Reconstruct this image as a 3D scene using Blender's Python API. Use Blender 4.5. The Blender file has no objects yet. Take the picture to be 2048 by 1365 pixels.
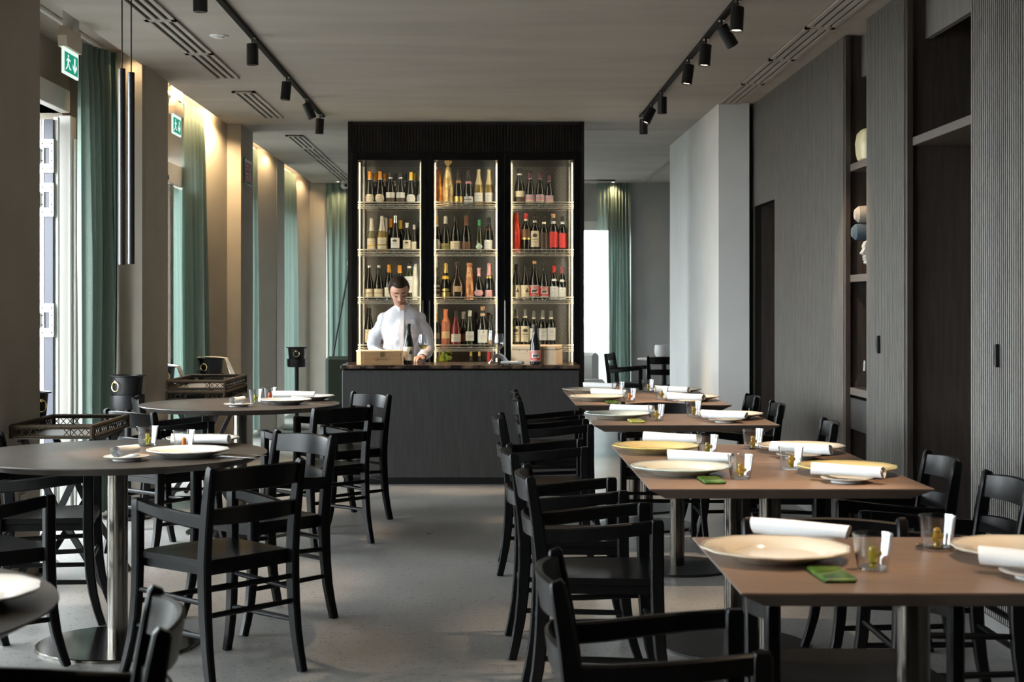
import bpy, bmesh, math, random
from math import sin, cos, pi, radians, sqrt
from mathutils import Vector, Matrix, noise, Euler

random.seed(7)
SC = bpy.context.scene
COL = SC.collection

# ------------------------------------------------------------------ camera, world, exposure
FP, VX, VY, CH = 3000.0, 975.0, 609.0, 1.34      # focal length in px, vanishing point, eye height
cam_d = bpy.data.cameras.new('camera')
cam = bpy.data.objects.new('camera', cam_d)
COL.objects.link(cam)
cam.location = (0, 0, CH)
cam.rotation_euler = (pi / 2, 0, 0)
cam_d.sensor_width = 36.0
cam_d.lens = FP / 2048 * 36
cam_d.shift_x = (1024 - VX) / 2048
cam_d.shift_y = -(682.5 - VY) / 2048
cam_d.clip_start = 0.05
cam_d.clip_end = 200
cam_d.dof.use_dof = True
cam_d.dof.focus_distance = 7.6
cam_d.dof.aperture_fstop = 6.3
SC.camera = cam

SKY_STRENGTH = 23.0
world = bpy.data.worlds.new('overcast_sky')
SC.world = world
world.use_nodes = True
_bg = world.node_tree.nodes['Background']
_bg.inputs[0].default_value = (0.90, 0.955, 1.0, 1)
_bg.inputs[1].default_value = SKY_STRENGTH

SC.view_settings.view_transform = 'Standard'
SC.view_settings.look = 'None'
SC.view_settings.gamma = 1.0
SC.view_settings.use_curve_mapping = False
SC.view_settings.exposure = 0.0
cy = SC.cycles
cy.use_denoising = True
cy.max_bounces = 9
cy.diffuse_bounces = 4
cy.glossy_bounces = 4
cy.transmission_bounces = 6
cy.transparent_max_bounces = 16
cy.sample_clamp_indirect = 4.0
cy.sample_clamp_direct = 0.0
cy.caustics_reflective = False
cy.caustics_refractive = False
cy.blur_glossy = 0.5

NICHES = [(2.0, 4.15), (4.4, 6.8), (7.49, 9.6), (10.49, 12.6), (13.62, 16.0), (16.77, 19.0)]
WIN_X = -2.72
for a, b in NICHES:                                       # daylight portals in the window openings
    ld = bpy.data.lights.new('window_portal', 'AREA')
    ld.shape = 'RECTANGLE'; ld.size = 2.5; ld.size_y = b - a
    ld.cycles.is_portal = True
    lo = bpy.data.objects.new('window_portal', ld); COL.objects.link(lo)
    lo.location = (WIN_X - 0.06, (a + b) / 2, 1.25); lo.rotation_euler = (0, -pi / 2, 0)
ld = bpy.data.lights.new('window_portal', 'AREA'); ld.shape = 'RECTANGLE'; ld.size = 1.3; ld.size_y = 2.4
ld.cycles.is_portal = True
lo = bpy.data.objects.new('window_portal', ld); COL.objects.link(lo)
lo.location = (1.2, 19.52, 1.2); lo.rotation_euler = (-pi / 2, 0, 0)


def at(px, py, Y):
    return Vector(((px - VX) / FP * Y, Y, CH - (py - VY) / FP * Y))


# ------------------------------------------------------------------ materials
MATS = {}


def principled(name, col, rough=0.5, metal=0.0, spec=0.5, **kw):
    if name in MATS:
        return MATS[name]
    m = bpy.data.materials.new(name)
    m.use_nodes = True
    b = m.node_tree.nodes['Principled BSDF']
    b.inputs['Base Color'].default_value = (*col, 1)
    b.inputs['Roughness'].default_value = rough
    b.inputs['Metallic'].default_value = metal
    b.inputs['Specular IOR Level'].default_value = spec
    for k, v in kw.items():
        b.inputs[k.replace('_', ' ')].default_value = v
    MATS[name] = m
    return m


def nodes_of(m):
    nt = m.node_tree
    return nt, nt.nodes['Principled BSDF']


def noisy(name, c1, c2, rough=0.5, scale=(1, 1, 1), nscale=8, detail=6, bump=0.0, bscale=60, metal=0.0,
          spec=0.5, r2=None, bdist=0.002, lo=0.35, hi=0.65):
    """two-tone noise material in object coordinates, with optional fine bump"""
    if name in MATS:
        return MATS[name]
    m = principled(name, c1, rough, metal, spec)
    nt, b = nodes_of(m)
    tc = nt.nodes.new('ShaderNodeTexCoord'); mp = nt.nodes.new('ShaderNodeMapping')
    mp.inputs['Scale'].default_value = scale
    nt.links.new(tc.outputs['Object'], mp.inputs['Vector'])
    n = nt.nodes.new('ShaderNodeTexNoise'); n.inputs['Scale'].default_value = nscale; n.inputs['Detail'].default_value = detail
    nt.links.new(mp.outputs[0], n.inputs['Vector'])
    r = nt.nodes.new('ShaderNodeValToRGB')
    r.color_ramp.elements[0].position = lo; r.color_ramp.elements[0].color = (*c1, 1)
    r.color_ramp.elements[1].position = hi; r.color_ramp.elements[1].color = (*c2, 1)
    nt.links.new(n.outputs['Fac'], r.inputs['Fac'])
    nt.links.new(r.outputs[0], b.inputs['Base Color'])
    if r2 is not None:
        mr = nt.nodes.new('ShaderNodeMapRange'); mr.inputs['To Min'].default_value = rough; mr.inputs['To Max'].default_value = r2
        nt.links.new(n.outputs['Fac'], mr.inputs['Value']); nt.links.new(mr.outputs[0], b.inputs['Roughness'])
    if bump:
        n2 = nt.nodes.new('ShaderNodeTexNoise'); n2.inputs['Scale'].default_value = bscale; n2.inputs['Detail'].default_value = 4
        nt.links.new(mp.outputs[0], n2.inputs['Vector'])
        bp = nt.nodes.new('ShaderNodeBump'); bp.inputs['Strength'].default_value = bump; bp.inputs['Distance'].default_value = bdist
        nt.links.new(n2.outputs['Fac'], bp.inputs['Height']); nt.links.new(bp.outputs[0], b.inputs['Normal'])
    return m


def thin_glass(name, tint=(0.96, 0.98, 0.97), ior=1.5, boost=1.0, rough=0.0):
    if name in MATS:
        return MATS[name]
    m = bpy.data.materials.new(name); m.use_nodes = True
    nt = m.node_tree; nt.nodes.clear()
    out = nt.nodes.new('ShaderNodeOutputMaterial')
    mix = nt.nodes.new('ShaderNodeMixShader')
    tr = nt.nodes.new('ShaderNodeBsdfTransparent'); tr.inputs[0].default_value = (*tint, 1)
    gl = nt.nodes.new('ShaderNodeBsdfGlossy'); gl.inputs['Roughness'].default_value = rough
    fr = nt.nodes.new('ShaderNodeFresnel'); fr.inputs[0].default_value = ior
    ge = nt.nodes.new('ShaderNodeNewGeometry'); io = nt.nodes.new('ShaderNodeMath'); io.operation = 'MULTIPLY_ADD'
    io.inputs[1].default_value = 1 / ior - ior; io.inputs[2].default_value = ior       # same reflectance on both faces of a thin wall
    nt.links.new(ge.outputs['Backfacing'], io.inputs[0]); nt.links.new(io.outputs[0], fr.inputs[0])
    mu = nt.nodes.new('ShaderNodeMath'); mu.operation = 'MULTIPLY'; mu.inputs[1].default_value = boost; mu.use_clamp = True
    nt.links.new(fr.outputs[0], mu.inputs[0]); nt.links.new(mu.outputs[0], mix.inputs[0])
    nt.links.new(tr.outputs[0], mix.inputs[1]); nt.links.new(gl.outputs[0], mix.inputs[2])
    nt.links.new(mix.outputs[0], out.inputs[0])
    MATS[name] = m
    return m


def emis(name, col, s):
    if name in MATS:
        return MATS[name]
    m = bpy.data.materials.new(name); m.use_nodes = True
    nt = m.node_tree; nt.nodes.clear()
    out = nt.nodes.new('ShaderNodeOutputMaterial'); e = nt.nodes.new('ShaderNodeEmission')
    e.inputs[0].default_value = (*col, 1); e.inputs[1].default_value = s
    nt.links.new(e.outputs[0], out.inputs[0]); MATS[name] = m
    return m


def fabric(name, c1, c2, trans=0.35, transp=0.0, weave=220):
    if name in MATS:
        return MATS[name]
    m = bpy.data.materials.new(name); m.use_nodes = True
    nt = m.node_tree; nt.nodes.clear()
    out = nt.nodes.new('ShaderNodeOutputMaterial')
    tc = nt.nodes.new('ShaderNodeTexCoord')
    n = nt.nodes.new('ShaderNodeTexNoise'); n.inputs['Scale'].default_value = weave; n.inputs['Detail'].default_value = 2
    nt.links.new(tc.outputs['Object'], n.inputs['Vector'])
    r = nt.nodes.new('ShaderNodeValToRGB')
    r.color_ramp.elements[0].position = 0.3; r.color_ramp.elements[0].color = (*c1, 1)
    r.color_ramp.elements[1].position = 0.7; r.color_ramp.elements[1].color = (*c2, 1)
    nt.links.new(n.outputs['Fac'], r.inputs[0])
    d = nt.nodes.new('ShaderNodeBsdfDiffuse'); t = nt.nodes.new('ShaderNodeBsdfTranslucent')
    nt.links.new(r.outputs[0], d.inputs[0]); nt.links.new(r.outputs[0], t.inputs[0])
    mx = nt.nodes.new('ShaderNodeMixShader'); mx.inputs[0].default_value = trans
    nt.links.new(d.outputs[0], mx.inputs[1]); nt.links.new(t.outputs[0], mx.inputs[2])
    last = mx
    if transp:
        tp = nt.nodes.new('ShaderNodeBsdfTransparent')
        m2 = nt.nodes.new('ShaderNodeMixShader'); m2.inputs[0].default_value = transp
        nt.links.new(mx.outputs[0], m2.inputs[1]); nt.links.new(tp.outputs[0], m2.inputs[2]); last = m2
    nt.links.new(last.outputs[0], out.inputs[0]); MATS[name] = m
    return m


M_WALL = noisy('warm_grey_plaster', (0.37, 0.335, 0.28), (0.405, 0.37, 0.31), 0.85, nscale=3, bump=0.15, bscale=260)
M_WALLR = noisy('pale_grey_plaster', (0.78, 0.78, 0.76), (0.82, 0.82, 0.80), 0.8, nscale=3, bump=0.15, bscale=260)
M_WALLG = noisy('mid_grey_plaster', (0.38, 0.38, 0.37), (0.41, 0.41, 0.40), 0.85, nscale=3, bump=0.15, bscale=260)
M_CEIL = noisy('trowelled_ceiling_plaster', (0.40, 0.365, 0.322), (0.48, 0.44, 0.39), 0.8, scale=(0.6, 2.2, 1), nscale=1.6, detail=8, lo=0.3, hi=0.7)
M_WHITE = principled('white_paint', (0.78, 0.77, 0.74), 0.45)
M_FRAMEW = principled('white_window_frame', (0.74, 0.72, 0.68), 0.4)
M_BLACK = principled('matte_black_metal', (0.008, 0.008, 0.009), 0.38, 0, 0.3)
M_BLACKG = principled('gloss_black_frame', (0.003, 0.003, 0.0035), 0.22, 0, 0.2)
M_CHAIR = noisy('black_lacquered_wood', (0.0030, 0.0030, 0.0033), (0.0045, 0.0042, 0.0042), 0.30, scale=(1, 1, 0.2), nscale=40, spec=0.14)
M_STEEL = noisy('brushed_steel', (0.20, 0.185, 0.165), (0.24, 0.225, 0.20), 0.16, scale=(1, 1, 0.05), nscale=80, metal=1.0)
M_BRONZE = noisy('dark_bronze_metal', (0.10, 0.09, 0.075), (0.12, 0.105, 0.09), 0.16, scale=(1, 1, 0.05), nscale=60, metal=1.0)
M_CHROME = principled('polished_steel', (0.75, 0.74, 0.70), 0.12, 1.0)
M_BRASS = principled('brass', (0.83, 0.64, 0.32), 0.25, 1.0)
M_FLUTE = noisy('fluted_dark_oak', (0.135, 0.125, 0.115), (0.19, 0.177, 0.163), 0.5, scale=(3, 3, 0.25), nscale=30)
M_DOAK = noisy('smoked_oak', (0.040, 0.031, 0.027), (0.060, 0.047, 0.040), 0.45, scale=(4, 4, 0.3), nscale=14)
M_SHELF = noisy('smoked_oak_shelf', (0.085, 0.070, 0.060), (0.115, 0.096, 0.083), 0.5, scale=(0.4, 3, 3), nscale=20)
M_CAB = noisy('black_stained_oak', (0.010, 0.008, 0.007), (0.016, 0.013, 0.011), 0.5, scale=(4, 4, 0.3), nscale=20, spec=0.15)
M_COUNTER = noisy('charcoal_oak_veneer', (0.024, 0.023, 0.023), (0.034, 0.033, 0.032), 0.5, scale=(6, 6, 0.5), nscale=10)
M_TOP = noisy('brown_oak_tabletop', (0.150, 0.098, 0.070), (0.205, 0.138, 0.10), 0.36, scale=(0.5, 6, 6), nscale=22, bump=0.08, bscale=60)
M_TOPE = noisy('dark_oak_edge', (0.095, 0.070, 0.056), (0.135, 0.10, 0.082), 0.45, scale=(0.5, 6, 6), nscale=22)
M_RTOP = noisy('dark_stone_laminate', (0.040, 0.033, 0.029), (0.056, 0.047, 0.041), 0.36, nscale=14, spec=0.16)
M_CERW = principled('white_ceramic', (0.54, 0.53, 0.51), 0.12)
M_CERC = noisy('cream_ceramic', (0.70, 0.62, 0.50), (0.75, 0.67, 0.55), 0.10, nscale=6)
M_CERB = noisy('pale_blue_rimmed_ceramic', (0.64, 0.65, 0.58), (0.71, 0.68, 0.59), 0.10, nscale=6)
M_CERY = noisy('yellow_ceramic', (0.62, 0.49, 0.22), (0.66, 0.53, 0.28), 0.10, nscale=6)
M_NAP = noisy('white_linen', (0.82, 0.82, 0.82), (0.86, 0.86, 0.86), 0.9, nscale=200, bump=0.25, bscale=500, bdist=0.0006)
M_GREEN = noisy('green_glazed_ceramic', (0.022, 0.075, 0.012), (0.085, 0.17, 0.035), 0.08, nscale=26)
M_GREENY = noisy('lime_glazed_ceramic', (0.36, 0.40, 0.10), (0.50, 0.52, 0.18), 0.10, nscale=26)
M_GLASS = thin_glass('clear_glass', (0.97, 0.98, 0.98), 1.5, 1.0)
M_PANE = thin_glass('window_glass', (0.95, 0.97, 0.97), 1.45, 1.0)
M_CABGL = thin_glass('cabinet_door_glass', (0.95, 0.96, 0.95), 1.5, 0.9)
M_AMBER = principled('amber_glass', (0.95, 0.62, 0.06), 0.03, 0, 0.6, Transmission_Weight=0.75, IOR=1.45)
M_OLIVE = principled('olive_green_glass', (0.65, 0.62, 0.05), 0.03, 0, 0.6, Transmission_Weight=0.75, IOR=1.45)
M_COPPERG = principled('orange_glass', (0.95, 0.36, 0.08), 0.03, 0, 0.6, Transmission_Weight=0.6, IOR=1.45)
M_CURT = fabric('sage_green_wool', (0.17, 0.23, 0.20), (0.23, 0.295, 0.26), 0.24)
M_CURTD = fabric('shaded_green_wool', (0.05, 0.085, 0.07), (0.07, 0.11, 0.09), 0.15)  # darker copy of the sage wool, with the fold's shade in its colour
M_SHEER = fabric('sheer_green_voile', (0.36, 0.47, 0.42), (0.46, 0.57, 0.51), 0.6, 0.30)
M_SHEER2 = fabric('mint_translucent_voile', (0.17, 0.25, 0.215), (0.22, 0.30, 0.26), 0.32)
M_WOODL = noisy('pale_pine', (0.66, 0.47, 0.28), (0.74, 0.56, 0.36), 0.5, scale=(0.5, 5, 8), nscale=9)
M_WOODM = noisy('honey_pine', (0.50, 0.30, 0.14), (0.60, 0.38, 0.19), 0.45, scale=(0.5, 5, 8), nscale=9)
M_MARBLE = noisy('dark_emperador_marble', (0.018, 0.012, 0.010), (0.20, 0.13, 0.09), 0.10, nscale=14, detail=10, lo=0.42, hi=0.78)
M_WICKER = noisy('dark_brown_wicker', (0.018, 0.012, 0.007), (0.045, 0.032, 0.018), 0.6, spec=0.12, nscale=160, bump=0.5, bscale=220)
M_INNER = None
M_SKIN = noisy('skin', (0.50, 0.27, 0.18), (0.55, 0.31, 0.21), 0.45, nscale=18)
M_HAIR = noisy('dark_brown_hair', (0.010, 0.006, 0.004), (0.034, 0.020, 0.012), 0.55, scale=(8, 1, 8), nscale=40, spec=0.15)
M_SHIRT = noisy('white_cotton', (0.62, 0.62, 0.66), (0.66, 0.66, 0.70), 0.85, nscale=60, bump=0.1, bscale=400)
M_UPH = fabric('dark_green_velvet', (0.035, 0.05, 0.045), (0.05, 0.07, 0.062), 0.0)
M_UPHW = fabric('pale_grey_upholstery', (0.55, 0.55, 0.53), (0.62, 0.62, 0.60), 0.0)
M_SILVER = principled('cutlery_steel', (0.72, 0.71, 0.69), 0.16, 1.0)


def terrazzo():
    m = principled('grey_terrazzo', (0.3, 0.3, 0.29), 0.30)
    nt, b = nodes_of(m)
    tc = nt.nodes.new('ShaderNodeTexCoord')
    v = nt.nodes.new('ShaderNodeTexVoronoi'); v.inputs['Scale'].default_value = 80
    nt.links.new(tc.outputs['Object'], v.inputs['Vector'])
    lt = nt.nodes.new('ShaderNodeMath'); lt.operation = 'LESS_THAN'
    n0 = nt.nodes.new('ShaderNodeTexNoise'); n0.inputs['Scale'].default_value = 30
    nt.links.new(tc.outputs['Object'], n0.inputs['Vector'])
    mm = nt.nodes.new('ShaderNodeMapRange'); mm.inputs['From Min'].default_value = 0.36; mm.inputs['From Max'].default_value = 0.66
    mm.inputs['To Min'].default_value = 0.0; mm.inputs['To Max'].default_value = 0.42
    nt.links.new(n0.outputs['Fac'], mm.inputs['Value'])
    nt.links.new(v.outputs['Distance'], lt.inputs[0]); nt.links.new(mm.outputs[0], lt.inputs[1])
    n = nt.nodes.new('ShaderNodeTexNoise'); n.inputs['Scale'].default_value = 2.0; n.inputs['Detail'].default_value = 8
    nt.links.new(tc.outputs['Object'], n.inputs['Vector'])
    r = nt.nodes.new('ShaderNodeValToRGB')
    r.color_ramp.elements[0].position = 0.3; r.color_ramp.elements[0].color = (0.150, 0.145, 0.136, 1)
    r.color_ramp.elements[1].position = 0.7; r.color_ramp.elements[1].color = (0.215, 0.207, 0.195, 1)
    nt.links.new(n.outputs['Fac'], r.inputs[0])
    n3 = nt.nodes.new('ShaderNodeTexNoise'); n3.inputs['Scale'].default_value = 90; n3.inputs['Detail'].default_value = 3
    nt.links.new(tc.outputs['Object'], n3.inputs['Vector'])
    m3 = nt.nodes.new('ShaderNodeMix'); m3.data_type = 'RGBA'; m3.blend_type = 'OVERLAY'; m3.inputs['Factor'].default_value = 0.35
    nt.links.new(r.outputs[0], m3.inputs['A']); nt.links.new(n3.outputs['Fac'], m3.inputs['B'])
    mx = nt.nodes.new('ShaderNodeMix'); mx.data_type = 'RGBA'
    mx.inputs['B'].default_value = (0.05, 0.048, 0.045, 1)
    nt.links.new(lt.outputs[0], mx.inputs['Factor']); nt.links.new(m3.outputs['Result'], mx.inputs['A'])
    nt.links.new(mx.outputs['Result'], b.inputs['Base Color'])
    mr = nt.nodes.new('ShaderNodeMapRange'); mr.inputs['To Min'].default_value = 0.22; mr.inputs['To Max'].default_value = 0.42
    nt.links.new(n.outputs['Fac'], mr.inputs['Value']); nt.links.new(mr.outputs[0], b.inputs['Roughness'])
    return m


M_FLOOR = terrazzo()


def perforated():
    m = noisy('perforated_steel_back', (0.46, 0.46, 0.43), (0.54, 0.53, 0.50), 0.4, nscale=2.5, metal=0.1)
    nt, b = nodes_of(m)
    src = b.inputs['Base Color'].links[0].from_socket
    tc = nt.nodes.new('ShaderNodeTexCoord'); mp = nt.nodes.new('ShaderNodeMapping')
    mp.inputs['Scale'].default_value = (34, 0, 34)
    mp.inputs['Rotation'].default_value = (0, radians(45), 0)
    nt.links.new(tc.outputs['Object'], mp.inputs['Vector'])
    fr = nt.nodes.new('ShaderNodeVectorMath'); fr.operation = 'FRACTION'; nt.links.new(mp.outputs[0], fr.inputs[0])
    di = nt.nodes.new('ShaderNodeVectorMath'); di.operation = 'DISTANCE'; di.inputs[1].default_value = (0.5, 0, 0.5)
    nt.links.new(fr.outputs[0], di.inputs[0])
    lt = nt.nodes.new('ShaderNodeMath'); lt.operation = 'LESS_THAN'; lt.inputs[1].default_value = 0.10
    nt.links.new(di.outputs['Value'], lt.inputs[0])
    mx = nt.nodes.new('ShaderNodeMix'); mx.data_type = 'RGBA'; mx.inputs['B'].default_value = (0.03, 0.03, 0.03, 1)
    nt.links.new(lt.outputs[0], mx.inputs['Factor']); nt.links.new(src, mx.inputs['A'])
    nt.links.new(mx.outputs['Result'], b.inputs['Base Color'])
    return m


M_INNER = perforated()


# ------------------------------------------------------------------ mesh builder
class MB:
    def __init__(s):
        s.v = []; s.f = []

    def add(s, vs, fs):
        o = len(s.v); s.v += [tuple(p) for p in vs]; s.f += [tuple(i + o for i in f) for f in fs]
        return s

    def box(s, x0, x1, y0, y1, z0, z1, c=0.0, rot=0.0, piv=None):
        if c <= 0:
            vs = [(x, y, z) for z in (z0, z1) for y in (y0, y1) for x in (x0, x1)]
            fs = [(0, 2, 3, 1), (4, 5, 7, 6), (0, 1, 5, 4), (2, 6, 7, 3), (0, 4, 6, 2), (1, 3, 7, 5)]
        else:
            bm = bmesh.new()
            bmesh.ops.create_cube(bm, size=1)
            for v in bm.verts:
                v.co = Vector(((x0 + x1) / 2 + v.co.x * (x1 - x0), (y0 + y1) / 2 + v.co.y * (y1 - y0), (z0 + z1) / 2 + v.co.z * (z1 - z0)))
            bmesh.ops.bevel(bm, geom=list(bm.edges), offset=c, segments=1, affect='EDGES')
            bm.verts.index_update()
            vs = [tuple(v.co) for v in bm.verts]; fs = [tuple(v.index for v in f.verts) for f in bm.faces]
            bm.free()
        if rot:
            px, py = piv if piv else ((x0 + x1) / 2, (y0 + y1) / 2)
            vs = [(px + (x - px) * cos(rot) - (y - py) * sin(rot), py + (x - px) * sin(rot) + (y - py) * cos(rot), z) for x, y, z in vs]
        return s.add(vs, fs)

    def sweep(s, pts, sizes, side=(1, 0, 0), ch=0.2, caps=True):
        """rectangular bar with chamfered corners along pts; sizes = (width along side, depth) each"""
        side = Vector(side); n = len(pts); pts = [Vector(p) for p in pts]
        vs = []; fs = []
        for i, p in enumerate(pts):
            t = (pts[min(i + 1, n - 1)] - pts[max(i - 1, 0)]).normalized()
            a = (side - t * side.dot(t)).normalized(); b = t.cross(a)
            w, d = sizes[i] if isinstance(sizes, list) else sizes
            w /= 2; d /= 2; c = min(w, d) * ch * 2
            for (u, v) in ((w - c, -d), (w, -d + c), (w, d - c), (w - c, d), (-w + c, d), (-w, d - c), (-w, -d + c), (-w + c, -d)):
                vs.append(p + a * u + b * v)
        for i in range(n - 1):
            for k in range(8):
                k2 = (k + 1) % 8
                fs.append((i * 8 + k, i * 8 + k2, i * 8 + 8 + k2, i * 8 + 8 + k))
        if caps:
            fs.append(tuple(range(7, -1, -1))); fs.append(tuple((n - 1) * 8 + k for k in range(8)))
        return s.add(vs, fs)

    def tube(s, pts, r, n=8, caps=True):
        pts = [Vector(p) for p in pts]; m = len(pts); vs = []; fs = []
        ref = Vector((0, 0, 1))
        t0 = (pts[1] - pts[0]).normalized()
        if abs(t0.dot(ref)) > 0.95: ref = Vector((1, 0, 0))
        a = (ref - t0 * ref.dot(t0)).normalized()
        for i, p in enumerate(pts):
            t = (pts[min(i + 1, m - 1)] - pts[max(i - 1, 0)]).normalized()
            a = (a - t * a.dot(t)).normalized(); b = t.cross(a)
            rr = r[i] if isinstance(r, (list, tuple)) else r
            for k in range(n):
                vs.append(p + a * (rr * cos(2 * pi * k / n)) + b * (rr * sin(2 * pi * k / n)))
        for i in range(m - 1):
            for k in range(n):
                k2 = (k + 1) % n
                fs.append((i * n + k, i * n + k2, (i + 1) * n + k2, (i + 1) * n + k))
        if caps:
            fs.append(tuple(range(n - 1, -1, -1))); fs.append(tuple((m - 1) * n + k for k in range(n)))
        return s.add(vs, fs)

    def lathe(s, prof, n=24, c=(0, 0, 0), scal=None, axis='z'):
        """prof = [(r, z)]; scal(theta, r, z) -> factor on r"""
        vs = []; fs = []; rings = []
        for r, z in prof:
            if r < 1e-6:
                rings.append([len(vs)]); vs.append((0, 0, z))
            else:
                ids = []
                for k in range(n):
                    th = 2 * pi * k / n; q = r * (scal(th, r, z) if scal else 1)
                    ids.append(len(vs)); vs.append((q * cos(th), q * sin(th), z))
                rings.append(ids)
        for A, B in zip(rings, rings[1:]):
            for k in range(n):
                k2 = (k + 1) % n
                if len(A) == 1 and len(B) == 1: continue
                if len(A) == 1: fs.append((A[0], B[k2], B[k]))
                elif len(B) == 1: fs.append((A[k], A[k2], B[0]))
                else: fs.append((A[k], A[k2], B[k2], B[k]))
        if axis == 'x': vs = [(z, x, y) for x, y, z in vs]
        if axis == 'y': vs = [(x, z, y) for x, y, z in vs]; fs = [tuple(reversed(f)) for f in fs]
        return s.add([(x + c[0], y + c[1], z + c[2]) for x, y, z in vs], fs)

    def sphere(s, c, r, nu=14, nv=9):
        rx, ry, rz = r if isinstance(r, (tuple, list)) else (r, r, r)
        vs = [(c[0], c[1], c[2] - rz)]; fs = []
        for i in range(1, nv):
            ph = -pi / 2 + pi * i / nv
            for k in range(nu):
                th = 2 * pi * k / nu
                vs.append((c[0] + rx * cos(ph) * cos(th), c[1] + ry * cos(ph) * sin(th), c[2] + rz * sin(ph)))
        vs.append((c[0], c[1], c[2] + rz)); L = len(vs) - 1
        for k in range(nu):
            k2 = (k + 1) % nu
            fs.append((0, 1 + k2, 1 + k)); fs.append((L, L - nu + k, L - nu + k2))
            for i in range(nv - 2):
                fs.append((1 + i * nu + k, 1 + i * nu + k2, 1 + (i + 1) * nu + k2, 1 + (i + 1) * nu + k))
        return s.add(vs, fs)

    def prism(s, poly, z0, z1, axis='z'):
        """extrude a polygon given in the plane across `axis`"""
        n = len(poly)
        vs = []
        for z in (z0, z1):
            for a, b in poly:
                vs.append((a, b, z) if axis == 'z' else ((a, z, b) if axis == 'y' else (z, a, b)))
        fs = [tuple(range(n - 1, -1, -1)), tuple(range(n, 2 * n))]
        for k in range(n):
            k2 = (k + 1) % n; fs.append((k, k2, n + k2, n + k))
        return s.add(vs, fs)

    def torus(s, c, R, r, plane='xz', n=20, m=8):
        vs = []; fs = []
        for i in range(n):
            th = 2 * pi * i / n
            for k in range(m):
                ph = 2 * pi * k / m; q = R + r * cos(ph); w = r * sin(ph)
                a, b = q * cos(th), q * sin(th)
                p = (a, w, b) if plane == 'xz' else ((a, b, w) if plane == 'xy' else (w, a, b))
                vs.append((c[0] + p[0], c[1] + p[1], c[2] + p[2]))
        for i in range(n):
            for k in range(m):
                fs.append((i * m + k, ((i + 1) % n) * m + k, ((i + 1) % n) * m + (k + 1) % m, i * m + (k + 1) % m))
        return s.add(vs, fs)

    def mesh(s, name, mat=None, smooth=True, ang=35):
        me = bpy.data.meshes.new(name)
        me.from_pydata(s.v, [], s.f)
        bm = bmesh.new(); bm.from_mesh(me)
        bmesh.ops.recalc_face_normals(bm, faces=bm.faces)
        bm.to_mesh(me); bm.free()
        if mat: me.materials.append(mat)
        if smooth:
            for p in me.polygons: p.use_smooth = True
            me.set_sharp_from_angle(angle=radians(ang))
        return me

    def build(s, name, mat=None, parent=None, smooth=True, ang=35, **props):
        return link(name, s.mesh(name, mat, smooth, ang), parent, **props)


def link(name, data, parent=None, **props):
    o = bpy.data.objects.new(name, data); COL.objects.link(o)
    if parent is not None: o.parent = parent
    for k, v in props.items(): o[k] = v
    return o


def thing(name, label, cat, loc=(0, 0, 0), rz=0.0, group=None):
    o = bpy.data.objects.new(name, None); COL.objects.link(o)
    o.empty_display_size = 0.1
    o.location = loc; o.rotation_euler = (0, 0, rz)
    o['label'] = label; o['category'] = cat
    if group: o['group'] = group
    return o


def tag(o, label, cat, group=None):
    o['label'] = label; o['category'] = cat
    if group: o['group'] = group
    return o


def struct(name, mb, mat, parent=None, **kw):
    o = mb.build(name, mat, parent, **kw)
    if parent is None: o['kind'] = 'structure'
    return o


def dup(root, loc=None, rz=None, label=None, group=None):
    r = root.copy(); COL.objects.link(r)
    if loc is not None: r.location = loc
    if rz is not None: r.rotation_euler = (0, 0, rz)
    if label: r['label'] = label
    if group: r['group'] = group
    for ch in list(root.children):
        c = ch.copy(); COL.objects.link(c); c.parent = r
        for g in list(ch.children):
            d = g.copy(); COL.objects.link(d); d.parent = c
    return r


def B(*a, **k): return MB().box(*a, **k)

# ================================================================== ROOM SHELL
H = 2.90
struct('floor', B(-3.0, 2.7, -1.6, 19.6, -0.06, 0.0), M_FLOOR)
c = MB().box(-2.25, 2.70, -1.6, 13.395, H, H + 0.12)
c.box(-2.25, 2.70, 13.41, 19.6, H, H + 0.12)
c.box(-3.0, -2.25, -1.6, 19.6, H + 0.09, H + 0.12)
c.box(-2.25, 2.70, 13.3, 13.5, H + 0.03, H + 0.10)
ceil = struct('ceiling', c, M_CEIL)

# --- left wall: spandrels over the openings, solid piers, and projecting pilasters
w = MB(); prev = -1.6
for a, b in NICHES:
    w.box(-3.0, WIN_X, prev, a, 0, H + 0.10)
    w.box(-3.0, WIN_X, a, b, 2.56, H + 0.10)
    prev = b
w.box(-3.0, WIN_X, prev, 19.6, 0, H + 0.10)
wl = struct('wall_left', w, M_WALL)
PIL = [
    [(-2.72, -1.6), (-2.235, -1.6), (-2.235, 2.0), (-2.72, 2.0)],
    [(-2.72, 4.15), (-2.235, 4.15), (-2.235, 4.40), (-2.72, 4.40)],
    [(-2.72, 6.80), (-2.235, 6.80), (-2.235, 7.49), (-2.72, 7.49)],
    [(-2.72, 9.75), (-2.245, 9.75), (-2.235, 9.80), (-2.235, 10.49), (-2.72, 10.49)],
    [(-2.72, 12.50), (-2.45, 12.50), (-2.25, 12.96), (-2.13, 12.96), (-2.13, 13.62), (-2.72, 13.62)],
    [(-2.72, 15.85), (-2.43, 15.85), (-2.275, 16.17), (-2.27, 16.17), (-2.27, 16.77), (-2.72, 16.77)],
    [(-2.72, 18.95), (-2.42, 18.95), (-2.28, 19.26), (-2.07, 19.26), (-2.07, 19.58), (-2.72, 19.58)],
]
for p in PIL:
    MB().prism(p, 0, H + 0.089).build('pilaster', M_WALL, wl, smooth=False)
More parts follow.
